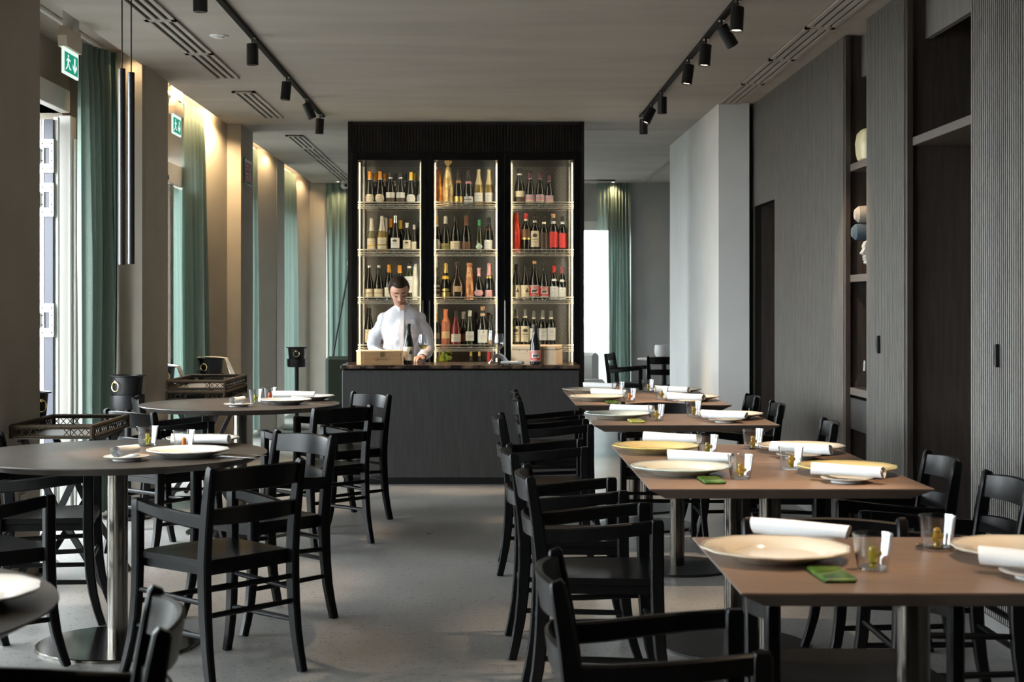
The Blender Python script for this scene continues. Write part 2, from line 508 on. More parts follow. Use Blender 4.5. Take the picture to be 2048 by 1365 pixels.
# --- back wall with two window openings
w = MB().box(-2.72, -2.07, 19.45, 19.6, 0, H).box(-2.07, -0.95, 19.45, 19.6, 2.41, H).box(-0.95, 0.45, 19.3, 19.6, 0, H)
w.box(0.45, 1.84, 19.45, 19.6, 2.42, H).box(1.84, 2.7, 19.26, 19.6, 0, H)
struct('wall_back', w, M_WALLG, smooth=False)
struct('wall_front', B(-3.0, 2.7, -1.8, -1.6, 0, H), M_DOAK)
# --- right wall: backing behind the panelling and the pale column
wr = struct('wall_right', B(2.66, 2.75, -1.6, 19.6, 0, H), M_WALLG)
MB().box(1.792, 2.03, 11.63, 14.74, 0, H).build('column', M_WALLR, wr, smooth=False)

# --- windows
def window(n, y0, y1, mull=2):
    f = MB().box(-2.80, -2.70, y0, y0 + 0.07, 0, 2.56, 0.004).box(-2.80, -2.70, y1 - 0.07, y1, 0, 2.56, 0.004)
    f.box(-2.80, -2.70, y0, y1, 2.48, 2.56, 0.004).box(-2.80, -2.70, y0, y1, 0, 0.05, 0.004)
    o = struct('window_%d' % n, f, M_FRAMEW)
    L = (y1 - y0 - 0.14) / (mull + 1)
    for k in range(mull):
        yc = y0 + 0.07 + L * (k + 1)
        B(-2.79, -2.71, yc - 0.05, yc + 0.05, 0.05, 2.48, 0.004).build('mullion', M_FRAMEW, o)
    for k in range(mull + 1):
        B(-2.755, -2.747, y0 + 0.07 + L * k + 0.05, y0 + 0.07 + L * (k + 1) - 0.05, 0.05, 2.48).build('pane', M_PANE, o, smooth=False)
    return o
window(1, *NICHES[0]); window(2, *NICHES[1])
window(6, 13.62, 15.85); window(7, 16.77, 18.95)
# niche with the folded door: a white head and a deep jamb
y0, y1 = 7.49, 9.70
f = MB().box(-2.85, -2.66, y0, 9.56, 2.56, 2.70, 0.004).box(-2.80, -2.70, y0, y0 + 0.06, 0, 2.56)
o = struct('window_4', f, M_FRAMEW)
B(-2.735, -2.655, 9.56, 9.69, 0, 2.545, 0.006).build('jamb', M_FRAMEW, o)
B(-2.655, -2.635, 9.60, 9.66, 0, 2.40, 0.004).build('cover_strip', M_FRAMEW, o)
B(-2.85, -2.66, y0, 9.56, 0, 0.03).build('sill', M_STEEL, o)
B(-2.835, -2.827, y0 + 0.06, 8.6, 0.05, 2.5).build('pane', M_PANE, o, smooth=False)
# niche with the sliding door: header box over glass
f = MB().box(-2.72, -2.47, 10.5, 12.18, 2.285, 2.45, 0.004)
o = struct('door_1', f, M_WHITE)
B(-2.62, -2.58, 10.5, 10.58, 0.0, 2.285, 0.003).build('door_stile', M_STEEL, o)
B(-2.588, -2.58, 10.58, 11.42, 0.04, 2.285).build('pane', M_PANE, o, smooth=False)
B(-2.52, -2.48, 11.75, 11.85, 0.0, 2.285, 0.003).build('door_stile', M_STEEL, o)
B(-2.53, -2.50, 12.41, 12.45, 0.0, 2.285, 0.003).build('door_stile', M_BLACK, o)
B(-2.588, -2.58, 11.5, 12.1, 0.04, 2.285).build('pane', M_PANE, o, smooth=False)
B(-2.60, -2.56, 11.5, 12.1, 0, 0.05).build('bottom_rail', M_STEEL, o)
B(-2.49, -2.455, 11.52, 11.57, 2.30, 2.34, 0.006).build('motion_sensor', M_BLACK, o)

# back windows
def back_window(n, x0, x1):
    f = MB().box(x0, x0 + 0.08, 19.46, 19.54, 0, 2.42, 0.004).box(x1 - 0.08, x1, 19.46, 19.54, 0, 2.42, 0.004)
    f.box(x0, x1, 19.46, 19.54, 2.30, 2.42, 0.004).box(x0, x1, 19.46, 19.54, 0, 0.08, 0.004)
    o = struct('window_%d' % n, f, M_FRAMEW)
    B(x0 + 0.08, x1 - 0.08, 19.495, 19.503, 0.08, 2.30).build('pane', M_PANE, o, smooth=False)
back_window(8, 0.45, 1.84); back_window(9, -2.07, -0.95)

# --- outside: a terrace darkened to cut bounce light indoors, a railing and a facade across the way
M_TERR = noisy('darkened_stone_paving', (0.13, 0.128, 0.12), (0.17, 0.167, 0.16), 0.8, nscale=2)  # kept dark so less daylight bounces up to the upper walls
g = B(-45, 45, -20, 70, -0.12, -0.07).build('terrace', M_TERR); g['kind'] = 'structure'
fc = thing('building', 'pale building across the street beyond the far right window', 'building', (2.5, 40, -0.07))
B(-14, 14, 0, 3, 0, 11).build('facade', principled('facade_render', (0.75, 0.76, 0.74), 0.8), fc)
for i in range(9):
    for zz in (0.9, 4.3, 7.6):
        x = -9.2 + i * 2.2
        sh = B(x - 0.75, x - 0.42, -0.06, 0.0, zz, zz + 1.9, 0.01).build('shutter', principled('teal_shutter', (0.12, 0.42, 0.44), 0.6), fc)
        B(x - 0.4, x + 0.4, -0.03, 0.0, zz, zz + 1.9, 0.01).build('window_pane', principled('dark_far_pane', (0.10, 0.16, 0.18), 0.2), fc)
fn = thing('picket_fence', 'white picket fence outside the far right window', 'fence', (0.3, 21.8, -0.07))
for i in range(16):
    x = i * 0.115
    MB().prism([(x, 0), (x + 0.085, 0), (x + 0.085, 1.08), (x + 0.0425, 1.18), (x, 1.08)], 0, 0.02, 'y').build('picket', M_WHITE, fn, smooth=False)
B(-0.02, 1.83, 0.02, 0.05, 0.85, 0.92).build('rail', M_WHITE, fn)

# --- fluted oak panelling on the right
XF = 2.07
def ribs(y0, y1, z0, z1, x=XF, pitch=0.024, dep=0.013):
    m = MB(); n = int(round((y1 - y0) / pitch)); p = (y1 - y0) / n
    for i in range(n):
        a = y0 + p * (i + 0.24); b = y0 + p * (i + 0.76)
        vs = [(x + dep, a - p * .02, z0), (x, a, z0), (x, b, z0), (x + dep, b + p * .02, z0)]
        vs += [(q[0], q[1], z1) for q in vs]
        m.add(vs, [(0, 1, 5, 4), (1, 2, 6, 5), (2, 3, 7, 6), (0, 3, 2, 1), (4, 5, 6, 7)])
    return m
ZP = 0.055
M_BACK = principled('groove_shade_oak', (0.014, 0.012, 0.011), 0.7, 0, 0.2)  # shade between the ribs put into the backing colour
# wall A with a doorway
m = MB().box(XF + 0.0128, 2.13, 8.73, 10.82, ZP, H).box(XF + 0.0128, 2.13, 11.67, 14.0, ZP, H).box(XF + 0.0128, 2.13, 10.82, 11.67, 2.10, H)
pa = struct('trim_1', m, M_BACK, smooth=False)
rb = ribs(8.73, 10.82, ZP, H); rb2 = ribs(10.82, 11.67, 2.10, H); rb.add(rb2.v, rb2.f); rb2 = ribs(11.67, 12.6, ZP, H); rb.add(rb2.v, rb2.f)
rb.build('fluting', M_FLUTE, pa, smooth=False, kind='stuff')
B(2.13, 2.64, 11.67, 11.70, 0, 2.10).build('door_reveal', M_DOAK, pa)
B(2.13, 2.64, 10.79, 10.82, 0, 2.10).build('door_reveal', M_DOAK, pa)
B(2.13, 2.64, 10.79, 11.70, 2.10, 2.13).build('door_head', M_DOAK, pa)
dd = struct('door_2', B(2.42, 2.46, 10.82, 11.67, 0.005, 2.10), M_DOAK)
B(2.40, 2.42, 10.92, 11.57, 0.1, 2.0, 0.004).build('door_panel', M_DOAK, dd)
for a, b in ((8.73, 10.82), (11.67, 14.0), (7.455, 8.20), (3.6, 6.43)):
    s_ = B(XF - 0.004, XF + 0.03, a, b, 0, ZP)
    o = struct('baseboard_right', s_, principled('grey_plinth', (0.16, 0.155, 0.15), 0.5), smooth=False)
# near continuation outside the frame
m = MB().box(XF + 0.0128, 2.13, -1.6, 3.6, 0, H)
o = struct('trim_2', m, M_BACK, smooth=False)
ribs(-1.6, 3.6, 0, H, pitch=0.03).build('fluting', M_FLUTE, o, smooth=False, kind='stuff')

def handle_mb(y, z):
    m = MB(); poly = [(y, z - 0.047)]
    for k in range(9):
        a = -pi / 2 + pi * k / 8
        poly.append((y + 0.034 * cos(a) + 0.004, z + 0.047 * sin(a)))
    return m.prism(poly, XF - 0.016, XF + 0.002, 'x')
def cupboard(y0, y1, handle_y, handle_z, label, split=None):
    t = thing('cupboard', label, 'cupboard', (0, 0, 0))
    B(XF + 0.012, 2.62, y0, y0 + 0.03, 0, H - 0.003).build('side_panel', M_DOAK, t)
    B(XF + 0.012, 2.62, y1 - 0.03, y1, 0, H - 0.003).build('side_panel', M_DOAK, t)
    B(2.59, 2.62, y0 + 0.03, y1 - 0.03, 0, H - 0.003).build('back_panel', M_DOAK, t)
    d = B(XF + 0.0128, XF + 0.035, y0 + 0.002, y1 - 0.002, ZP + 0.003, H - 0.003).build('door', M_BACK, t, smooth=False)
    ribs(y0 + 0.002, y1 - 0.002, ZP + 0.003, H - 0.003).build('fluting', M_FLUTE, d, smooth=False, kind='stuff')
    handle_mb(handle_y, handle_z).build('handle', M_BLACK, d, label='black half-moon pull')
    return t
cupboard(7.455, 8.20, 7.90, 1.128, 'fluted dark oak cupboard between the two open shelving bays')
cupboard(4.6, 6.43, 6.06, 1.132, 'fluted dark oak cupboard nearest the camera, right of the empty bay')
cupboard(3.6, 4.6, 3.8, 1.13, 'fluted dark oak cupboard outside the right edge of the frame')

# open bays
def bay(y0, y1, shelves, label, drawer=None, header=True):
    t = thing('shelving_bay', label, 'shelves', (0, 0, 0))
    B(XF + 0.01, 2.62, y1 - 0.022, y1 - 0.001, 0, H - 0.004).build('side_panel', M_DOAK, t)
    B(XF + 0.002, XF + 0.03, y1 - 0.052, y1 - 0.022, 0, H - 0.004).build('face_frame', M_DOAK, t)
    B(XF + 0.01, 2.62, y0 + 0.001, y0 + 0.022, 0, H - 0.004).build('side_panel', M_DOAK, t)
    B(2.60, 2.62, y0 + 0.022, y1 - 0.022, 0, H - 0.004).build('back_panel', M_DOAK, t)
    for z in shelves:
        B(XF + 0.028, 2.60, y0 + 0.022, y1 - 0.022, z - 0.042, z, 0.002).build('shelf', M_SHELF, t)
    if header:
        B(2.17, 2.20, y0 + 0.022, y1 - 0.022, 2.655, H - 0.004).build('header', M_FLUTE, t)
    if drawer:
        B(XF + 0.03, XF + 0.055, y0 + 0.024, y1 - 0.024, *drawer, 0.002).build('drawer_front', M_COUNTER, t)
        B(XF + 0.12, XF + 0.14, y0 + 0.022, y1 - 0.022, 0, drawer[0] - 0.01).build('kick_board', M_DOAK, t)
    return t
bay(8.20, 8.73, (2.15, 1.51, 0.86), 'narrow open shelving bay holding decorations, between fluted panels', (0.62, 0.80))
bay(6.43, 7.455, (2.165,), 'wide empty open bay with one high shelf, right wall')
tag(MB().lathe([(0, 2.151), (.075, 2.151), (.095, 2.165), (.103, 2.20), (.107, 2.26), (.098, 2.315), (.080, 2.335), (0, 2.34)], 40, (2.212, 8.535, 0), lambda th, r, z: (1 / (abs(cos(th)) ** 5 + abs(sin(th)) ** 5) ** .2)).build('vase', principled('cream_glass', (0.78, 0.68, 0.40), 0.3)), 'cream rounded block vase on the high shelf of the narrow bay', 'vase')
M_BLUEK = noisy('blue_grey_knit', (0.045, 0.075, 0.10), (0.085, 0.12, 0.15), 0.8, nscale=12)
M_GREYK = noisy('grey_knit', (0.30, 0.27, 0.23), (0.38, 0.34, 0.29), 0.8, nscale=12)
def rolled(zc, mat, label, dx):
    m = MB().lathe([(0, -.2), (.028, -.195), (.046, -.175), (.05, -.14), (.05, .14), (.046, .175), (.028, .195), (0, .2)], 16, (2.275 + dx, 8.56, zc), None, 'x')
    return tag(m.build('rolled_blanket', mat), label, 'blanket', 'rolled blankets on the narrow bay shelf')
blk = B(2.24, 2.5, 8.47, 8.66, 1.511, 1.70, 0.02).build('basket', M_WICKER); tag(blk, 'dark basket under the rolled blankets in the narrow bay', 'basket')
rolled(1.752, M_BLUEK, 'blue-grey rolled blanket, lower of two on the narrow bay shelf', 0.0)
rolled(1.853, M_GREYK, 'grey and blue rolled blanket, upper of two on the narrow bay shelf', 0.015)
# profile sculpture
face = [(0, 0), (.05, 0), (.05, .02), (.025, .03), (.03, .055), (.06, .06), (.085, .075), (.083, .09), (.092, .098), (.086, .106), (.092, .115), (.088, .128), (.108, .142), (.092, .175), (.096, .195), (.085, .225), (.055, .245), (.01, .245), (-.02, .22), (-.03, .15), (-.01, .08)]
m = MB().prism([(2.20 - a, 1.5115 + b * 0.8) for a, b in face], 8.37, 8.44, 'y')
tag(m.build('face_sculpture', principled('grey_plaster_cast', (0.42, 0.42, 0.40), 0.7), smooth=False), 'small grey face sculpture in profile on the middle shelf', 'sculpture')
tag(MB().lathe([(0, 0), (.055, 0), (.065, .02), (.055, .06), (.02, .10), (.016, .16), (.02, .165)], 20, (2.158, 8.55, 0.861)).build('glass_decanter', M_GLASS), 'clear glass decanter on the lowest shelf of the narrow bay', 'decanter')

# --- ceiling fittings: slot vents, tracks, detector, camera
def vent(x0, x1, y0, y1, label, slots=3):
    t = thing('ceiling_vent', label, 'air vent', ((x0 + x1) / 2, (y0 + y1) / 2, H), 0, 'slot vents in the ceiling')
    hx, hy = (x1 - x0) / 2, (y1 - y0) / 2 - 0.006
    wbar = (2 * hx) / (slots * 2 + 1)
    B(-hx, hx, -hy, hy, -0.004, -0.0015).build('dark_slot_backing', M_BLACKG, t)
    f = MB().box(-hx, hx, -hy, -hy + 0.03, -0.014, -0.001).box(-hx, hx, hy - 0.03, hy, -0.014, -0.001)
    f.box(-hx, -hx + wbar, -hy, hy, -0.014, -0.001).box(hx - wbar, hx, -hy, hy, -0.014, -0.001)
    f.build('frame', M_CEIL, t, smooth=False)
    for k in range(1, slots):
        xa = -hx + wbar * 2 * k
        B(xa, xa + wbar, -hy + 0.03, hy - 0.03, -0.014, -0.002).build('blade', M_CEIL, t, smooth=False)
    return t
LV = [(5.9, 7.04), (7.04, 8.18), (8.18, 9.27), (9.27, 10.30), (10.95, 12.50)]
for k, (a, b) in enumerate(LV):
    vent(-1.87, -1.70, a, b, ['slot vent on the left, out of frame at the top', 'slot vent at the upper left, cut by the frame top', 'slot vent at the upper left, beside the round smoke detector', 'slot vent on the left, just beyond the smoke detector row', 'single slot vent on the left, separate from the row'][k])
RV = [(6.2, 7.3), (7.3, 8.41), (8.41, 9.50), (9.50, 10.54), (10.54, 11.60)]
for k, (a, b) in enumerate(RV):
    vent(1.785, 1.947, a, b, ['slot vent on the right, outside the frame top', 'slot vent at the upper right, nearest in the row', 'slot vent on the right, second visible in the row', 'slot vent on the right, third visible in the row', 'slot vent on the right, ending at the pale column'][k])
for k, (a, b) in enumerate([(13.8, 14.89), (14.89, 15.97), (15.97, 17.6), (17.6, 19.2)]):
    vent(-1.86, -1.70, a, b, ['rear room slot vent, nearest to the wine cabinet front', 'rear room slot vent, second in the left row', 'rear room slot vent, third in the left row', 'rear room slot vent, farthest in the left row'][k])
vent(1.955, 2.04, 14.9, 19.2, 'long twin slot vent in the rear room on the right', 2)
vent(0.95, 1.6, 18.75, 18.85, 'short slot vent above the far right window', 1)
tag(MB().lathe([(0, -.016), (.028, -.016), (.03, -.010), (.05, -.008), (.056, -.001), (.056, 0)], 24, (-1.557, 8.70, H)).build('smoke_detector', M_WHITE), 'white round smoke detector flush in the ceiling', 'smoke detector')
t = thing('security_camera', 'small white security camera by the cabinet top left', 'camera', (-1.80, 18.9, H))
MB().lathe([(0, -.03), (.045, -.03), (.05, 0)], 16).build('mount', M_WHITE, t)
MB().sphere((0.0, 0, -.06), .05).build('housing', M_WHITE, t)
MB().lathe([(0, -.05), (.018, -.05), (.02, 0)], 12, (0.02, -0.012, -.065), None, 'y').build('lens', M_BLACKG, t)

M_LED = emis('spot_lens', (1.0, 0.80, 0.58), 9.0)
SPOT_W = 270.0
def spotlight(x, y, label, aim=None, tilt=0.0, tdir=0.0, energy=None, size=38):
    """cylindrical track spot; tilt in radians from straight down towards compass direction tdir (0 = +Y)"""
    t = thing('track_spotlight', label, 'spotlight', (x, y, H), 0, 'track spotlights on the ceiling')
    MB().box(-.018, .018, -.03, .03, -.022, -.004, 0.003).box(-.006, .006, -.006, .006, -.06, -.02).build('stem', M_STEEL, t)
    b = MB().lathe([(0, .0), (.0325, .0), (.034, -.002), (.034, -.122), (.031, -.124), (.029, -.112), (0, -.112)], 24).build('barrel', M_BLACK, t)
    b.location = (0, 0, -.052)
    q = Vector((sin(tilt) * sin(tdir), sin(tilt) * cos(tdir), -cos(tilt)))
    b.rotation_mode = 'QUATERNION'; b.rotation_quaternion = Vector((0, 0, -1)).rotation_difference(q)
    MB().lathe([(0, -.1135), (.0285, -.1135), (.0285, -.1125), (0, -.1125)], 20).build('lens', M_LED, b)
    sd = bpy.data.lights.new('spot_beam', 'SPOT'); sd.energy = SPOT_W if energy is None else energy
    sd.color = (1.0, 0.74, 0.49); sd.spot_size = radians(size); sd.spot_blend = 0.55; sd.shadow_soft_size = 0.022
    so = bpy.data.objects.new('spot_beam', sd); COL.objects.link(so); so.parent = b; so.location = (0, 0, -.118)
    return t
M_TRACK = principled('track_black', (0.004, 0.004, 0.004), 0.6, 0, 0.1)
trk = thing('lighting_track', 'black lighting track on the left side of the ceiling', 'track', (-1.36, 0, H))
B(-.018, .018, 1.5, 12.35, -.02, -.001, 0.003).build('rail', M_TRACK, trk); B(-.02, .02, 12.35, 12.37, -.021, -.001).build('end_cap', M_BLACK, trk)
trk = thing('lighting_track', 'black lighting track on the right side of the ceiling', 'track', (1.27, 0, H))
B(-.018, .018, 1.5, 12.35, -.02, -.001, 0.003).build('rail', M_TRACK, trk); B(-.02, .02, 12.35, 12.37, -.021, -.001).build('end_cap', M_BLACK, trk)
for (y, ti, td, lab) in ((7.62, .12, -2.6, 'right track spotlight nearest the camera, uppermost in the photo'),
                         (8.14, .62, 1.2, 'right track spotlight tilted sharply right, second in the row'),
                         (8.72, .12, -2.2, 'right track spotlight pointing almost straight down, third in the row'),
                         (9.45, .16, -2.0, 'right track spotlight leaning slightly left, fourth in the row'),
                         (10.90, .04, 0, 'right track spotlight hanging upright, third from the far end'),
                         (11.55, .45, -1.7, 'right track spotlight tilted left, second from the far end'),
                         (12.20, .03, 0, 'right track spotlight at the far end of the track')):
    spotlight(1.27, y, lab, tilt=ti, tdir=td, energy=SPOT_W * (.35 if td > 1 else 1))
for (y, ti, td, lab) in ((7.10, .03, 0, 'left track spotlight nearest the camera, cut by the frame top'),
                         (8.68, .03, 0, 'left track spotlight hanging upright, second in the row'),
                         (10.17, .10, -1.8, 'left track spotlight leaning slightly, third in the row'),
                         (11.24, .40, 1.4, 'left track spotlight tilted right, second from the far end'),
                         (12.18, .05, -1.6, 'left track spotlight at the far end of the track')):
    spotlight(-1.36, y, lab, tilt=ti, tdir=td)
for (y, ti, td, lab) in ((2.6, .25, -1.2, 'right track spotlight out of frame, nearest to the camera'), (3.7, .22, -1.3, 'right track spotlight out of frame above the nearest square table'), (4.9, .2, -1.2, 'right track spotlight out of frame above the second square table'), (4.35, .16, -1.3, 'right track spotlight out of frame between the two nearest square tables'), (5.9, .2, -1.2, 'right track spotlight out of frame above the third square table')):
    spotlight(1.27, y, lab, tilt=ti, tdir=td, energy=SPOT_W * (.7 if y < 4 else .85))
for (y, ti, td, lab) in ((3.0, .1, 0, 'left track spotlight out of frame above the nearest round table'), (5.6, .1, 1.2, 'left track spotlight out of frame above the middle round table')):
    spotlight(-1.36, y, lab, tilt=ti, tdir=td, energy=SPOT_W * .5)

# niche downlights washing the side walls
def downlight(x, y, label, energy):
    t = thing('downlight', label, 'downlight', (x, y, (H + .089) if x < -2.25 else H))
    MB().lathe([(.017, -.0005), (.036, -.0005), (.036, -.004), (.017, -.003)], 20).build('trim_ring', M_WHITE, t)
    MB().lathe([(0, -.003), (.016, -.003)], 16).build('lens', M_LED, t)
    sd = bpy.data.lights.new('downlight_beam', 'SPOT'); sd.energy = energy; sd.color = (1.0, 0.70, 0.38)
    sd.spot_size = radians(125); sd.spot_blend = 0.8; sd.shadow_soft_size = 0.03
    so = bpy.data.objects.new('downlight_beam', sd); COL.objects.link(so); so.parent = t; so.location = (0, 0, -.01)
downlight(-2.295, 9.665, 'recessed downlight in the first window niche, dim', 8.0)
downlight(-2.315, 12.60, 'recessed downlight washing the second niche with warm light', 170.0)
downlight(-2.30, 15.95, 'recessed downlight in the third window niche', 16.0)
downlight(-2.30, 19.0, 'recessed downlight in the fourth window niche', 14.0)
downlight(1.6, 19.12, 'recessed downlight above the far right curtain', 24.0)
downlight(-1.9, 19.05, 'recessed downlight above the far left curtain', 24.0)

# linear cove lights on the step between the main ceiling and the niche ceilings
def cove(y0, y1, label, energy):
    t = thing('cove_light', label, 'cove light', (-2.252, (y0 + y1) / 2, H + .045))
    L = (y1 - y0) / 2
    B(-.012, .0, -L, L, -.012, .012, .002).build('aluminium_profile', M_STEEL, t)
    B(-.0135, -.0121, -L, L, -.008, .008).build('diffuser', emis('cove_led', (1.0, .72, .40), 3.0), t, smooth=False)
    ad = bpy.data.lights.new('cove_glow', 'AREA'); ad.shape = 'RECTANGLE'; ad.size = 2 * L; ad.size_y = .02
    ad.energy = energy; ad.color = (1.0, .68, .36)
    ao = bpy.data.objects.new('cove_glow', ad); COL.objects.link(ao); ao.parent = t
    ao.location = (-.02, 0, 0); ao.rotation_euler = (pi / 2, 0, pi / 2)
cove(10.6, 12.7, 'warm linear cove light in the second window niche ceiling', 26.0)
cove(13.7, 15.9, 'warm linear cove light in the third window niche ceiling', 12.0)
cove(16.85, 18.9, 'warm linear cove light in the fourth window niche ceiling', 10.0)
# exit signs
M_EXG = emis('exit_green', (0.02, 0.36, 0.22), 0.9)
M_EXW = emis('exit_white', (0.85, 1.0, 0.92), 1.0)
def exit_sign(x, y0, zc, label, w=0.30, h=0.135):
    t = thing('exit_sign', label, 'exit sign', (x, y0, zc))
    m = MB().prism([(0.0, h / 2 + .012), (w, h / 2 + .012), (w + .008, h / 2 + .07), (w * .9, h / 2 + .13), (w * .45, h / 2 + .12), (w * .1, h / 2 + .13), (-.008, h / 2 + .07)], -.025, .025, 'x')
    m.build('housing', principled('beige_plastic', (0.62, 0.53, 0.42), 0.5), t, smooth=False)
    ztop = (H + 0.089 - zc)
    B(-.03, .03, w * .35, w * .75, h / 2 + .12, ztop).build('mount', M_WHITE, t)
    B(-.006, .006, 0, w, -h / 2, h / 2 + .02).build('plate', M_EXW, t, smooth=False)
    B(.006, .0075, .018, w - .018, -h / 2 + .014, h / 2 - .012).build('green_field', M_EXG, t, smooth=False)
    p = MB()
    X0, X1 = .0075, .009
    yy = lambda u: .03 + u * .12
    zz = lambda v: -h / 2 + .02 + v * (h - .04)
    def poly(pts): p.prism([(yy(a), zz(b)) for a, b in pts], X0, X1, 'x')
    poly([(.42, .80), (.52, .80), (.56, .88), (.52, .97), (.42, .97), (.38, .88)])            # head
    poly([(.34, .45), (.54, .45), (.58, .76), (.36, .76)])                                    # torso
    poly([(.58, .76), (.58, .66), (.78, .60), (.80, .67)]); poly([(.36, .76), (.16, .62), (.20, .55), (.38, .68)])
    poly([(.44, .45), (.56, .45), (.72, .22), (.92, .20), (.92, .13), (.68, .14)]); poly([(.34, .45), (.46, .45), (.34, .20), (.06, .02), (.02, .08), (.26, .25)])
    yy = lambda u: .165 + u * .10
    poly([(.38, .95), (.62, .95), (.62, .35), (.9, .55), (.9, .35), (.5, .05), (.1, .35), (.1, .55), (.38, .35)])
    p.build('pictogram', M_EXW, t, smooth=False)
    return t
exit_sign(-2.34, 8.26, 2.685, 'green running man exit sign nearest the camera, hung in the first niche')
exit_sign(-2.34, 11.13, 2.68, 'green running man exit sign in the warm lit second niche')
t = thing('fire_sign', 'red and white fire sign on a clear plate on the pilaster edge', 'sign', (-2.13, 13.10, 2.51))
B(0.0, .012, -.02, .36, -.11, .11, 0.003).build('clear_plate', thin_glass('acrylic', (0.9, 0.9, 0.9), 1.5, 2.0), t)
B(.012, .014, .03, .31, -.08, .08).build('red_panel', principled('sign_red', (0.42, 0.035, 0.04), 0.4), t)
m = MB()
for z in (-.05, -.02, .02, .05): m.box(.014, .0155, .06, .17, z - .008, z + .008)
m.torus((.0145, .24, 0), .035, .009, 'yz', 16, 6)
m.build('white_marks', M_WHITE, t)
t = thing('wall_socket', 'white wall socket low on the left pilaster', 'socket', (-2.235, 7.2, 0.39))
B(0, .009, -.045, .045, -.04, .04, 0.003).build('plate', principled('beige_switch', (0.5, 0.47, 0.42), 0.4), t)
B(.009, .011, -.028, .028, -.024, .024, 0.001).build('socket_face', principled('beige_switch2', (0.42, 0.39, 0.35), 0.4), t)

# pendants over the first round table
def pendant(x, y, z0, z1, label):
    t = thing('pendant_tube', label, 'pendant lamp', (x, y, z0), 0, 'tube pendants over the round table')
    L = z1 - z0
    MB().lathe([(.0115, .002), (.0135, 0), (.0135, L - .002), (.012, L), (.003, L), (0, L)], 20).build('tube', principled('satin_black_tube', (0.02, 0.02, 0.022), 0.25), t)
    MB().lathe([(0, .004), (.0116, .004), (.0116, .006)], 16).build('lens', M_LED, t)
    MB().tube([(0, 0, L), (0, 0, H - z0 - .001)], .0028, 8).build('cable', M_BLACK, t)
    MB().lathe([(0, H - z0 - .012), (.03, H - z0 - .012), (.03, H - z0 - .0005), (0, H - z0 - .0005)], 20).build('canopy', M_BLACK, t)
    sd = bpy.data.lights.new('pendant_beam', 'SPOT'); sd.energy = 45; sd.color = (1.0, 0.66, 0.40)
    sd.spot_size = radians(48); sd.spot_blend = .8; sd.shadow_soft_size = .012
    so = bpy.data.objects.new('pendant_beam', sd); COL.objects.link(so); so.parent = t; so.location = (0, 0, -.006)
p = at(244, 530, 5.85); pendant(p.x, p.y, p.z, p.z + .766, 'slim black tube pendant, left of the two over the round table')
p = at(262.5, 528.5, 5.99); pendant(p.x, p.y, p.z, p.z + .766, 'slim black tube pendant, right of the two over the round table')

# ------------------------------------------------------------------ curtains
def curtain(path, z0, z1, folds, amp, label, mat, cat='curtain', seed=0, tape=True, gather=0.5, group=None, flare=None):
    """path: polyline of plan points; folds = number of waves; amplitude grows from the pleated head to the hem"""
    rnd = random.Random(seed)
    P = [Vector((a, b, 0)) for a, b in path]
    seg = [0]
    for a, b in zip(P, P[1:]): seg.append(seg[-1] + (b - a).length)
    def pos(u):
        d = u * seg[-1]
        for i in range(len(P) - 1):
            if d <= seg[i + 1] + 1e-9:
                k = (d - seg[i]) / (seg[i + 1] - seg[i])
                t = (P[i + 1] - P[i]).normalized()
                return P[i].lerp(P[i + 1], k), Vector((-t.y, t.x, 0)), t
    N = folds * 10; M = 26
    ph = [rnd.uniform(-.35, .35) for _ in range(folds + 2)]
    am = [rnd.uniform(.65, 1.2) for _ in range(folds + 2)]
    vs = []; fs = []
    for j in range(M + 1):
        v = j / M; z = z1 + (z0 - z1) * v
        for i in range(N + 1):
            u = i / N
            p, nrm, t = pos(u)
            k = int(u * folds); f = u * folds - k
            a0 = am[k] * (1 - f) + am[k + 1] * f
            p0 = ph[k] * (1 - f) + ph[k + 1] * f
            g = gather + (1 - gather) * min(1, v * 2.2)
            head = 1.0 if v > .045 else .55
            off = amp * a0 * g * head * (sin(2 * pi * (u * folds) + p0 * v * 2) + .25 * sin(4 * pi * u * folds + k + 2 * v))
            sl = .02 * sin(3 * v + k) * v
            q = p + nrm * off + t * sl
            if flare: q = q + Vector((flare[0] * v * u, flare[1] * v * u, 0))
            vs.append((q.x, q.y, z))
    for j in range(M):
        for i in range(N):
            a = j * (N + 1) + i
            fs.append((a, a + 1, a + N + 2, a + N + 1))
    m = MB(); m.add(vs, fs)
    o = m.build('curtain', mat, None, ang=80)
    tag(o, label, cat, group)
    if tape:
        hs = []; hf = []
        for j, z in enumerate((z1 - .002, z1 - .085)):
            for i in range(N + 1):
                p, nrm, t = pos(i / N)
                q = p + nrm * (amp * .5 * sin(2 * pi * (i / N) * folds) + .004); hs.append((q.x, q.y, z))
        for i in range(N): hf.append((i, i + 1, N + 2 + i, N + 1 + i))
        MB().add(hs, hf).build('header_tape', mat, o, ang=80)
    return o
curtain([(-2.52, 9.30), (-2.47, 9.50), (-2.415, 9.60)], 0.02, 2.965, 5, .045, 'sage green curtain bunched by the folded glass door, nearest on the left', M_CURT, seed=3)
curtain([(-2.47, 9.665), (-2.39, 9.675)], 0.02, 2.965, 2, .012, 'shade-darkened end of the green curtain against the first pilaster', M_CURTD, seed=5)
curtain([(-2.445, 12.10), (-2.41, 12.35), (-2.375, 12.58)], 0.02, 2.965, 5, .042, 'sage green curtain in the warm lit second niche', M_CURT, seed=8, flare=(.02, .05))
curtain([(-2.50, 11.88), (-2.51, 12.40)], 0.02, 2.275, 4, .03, 'sheer green curtain behind the sliding door glass', M_SHEER2, seed=9, tape=False)
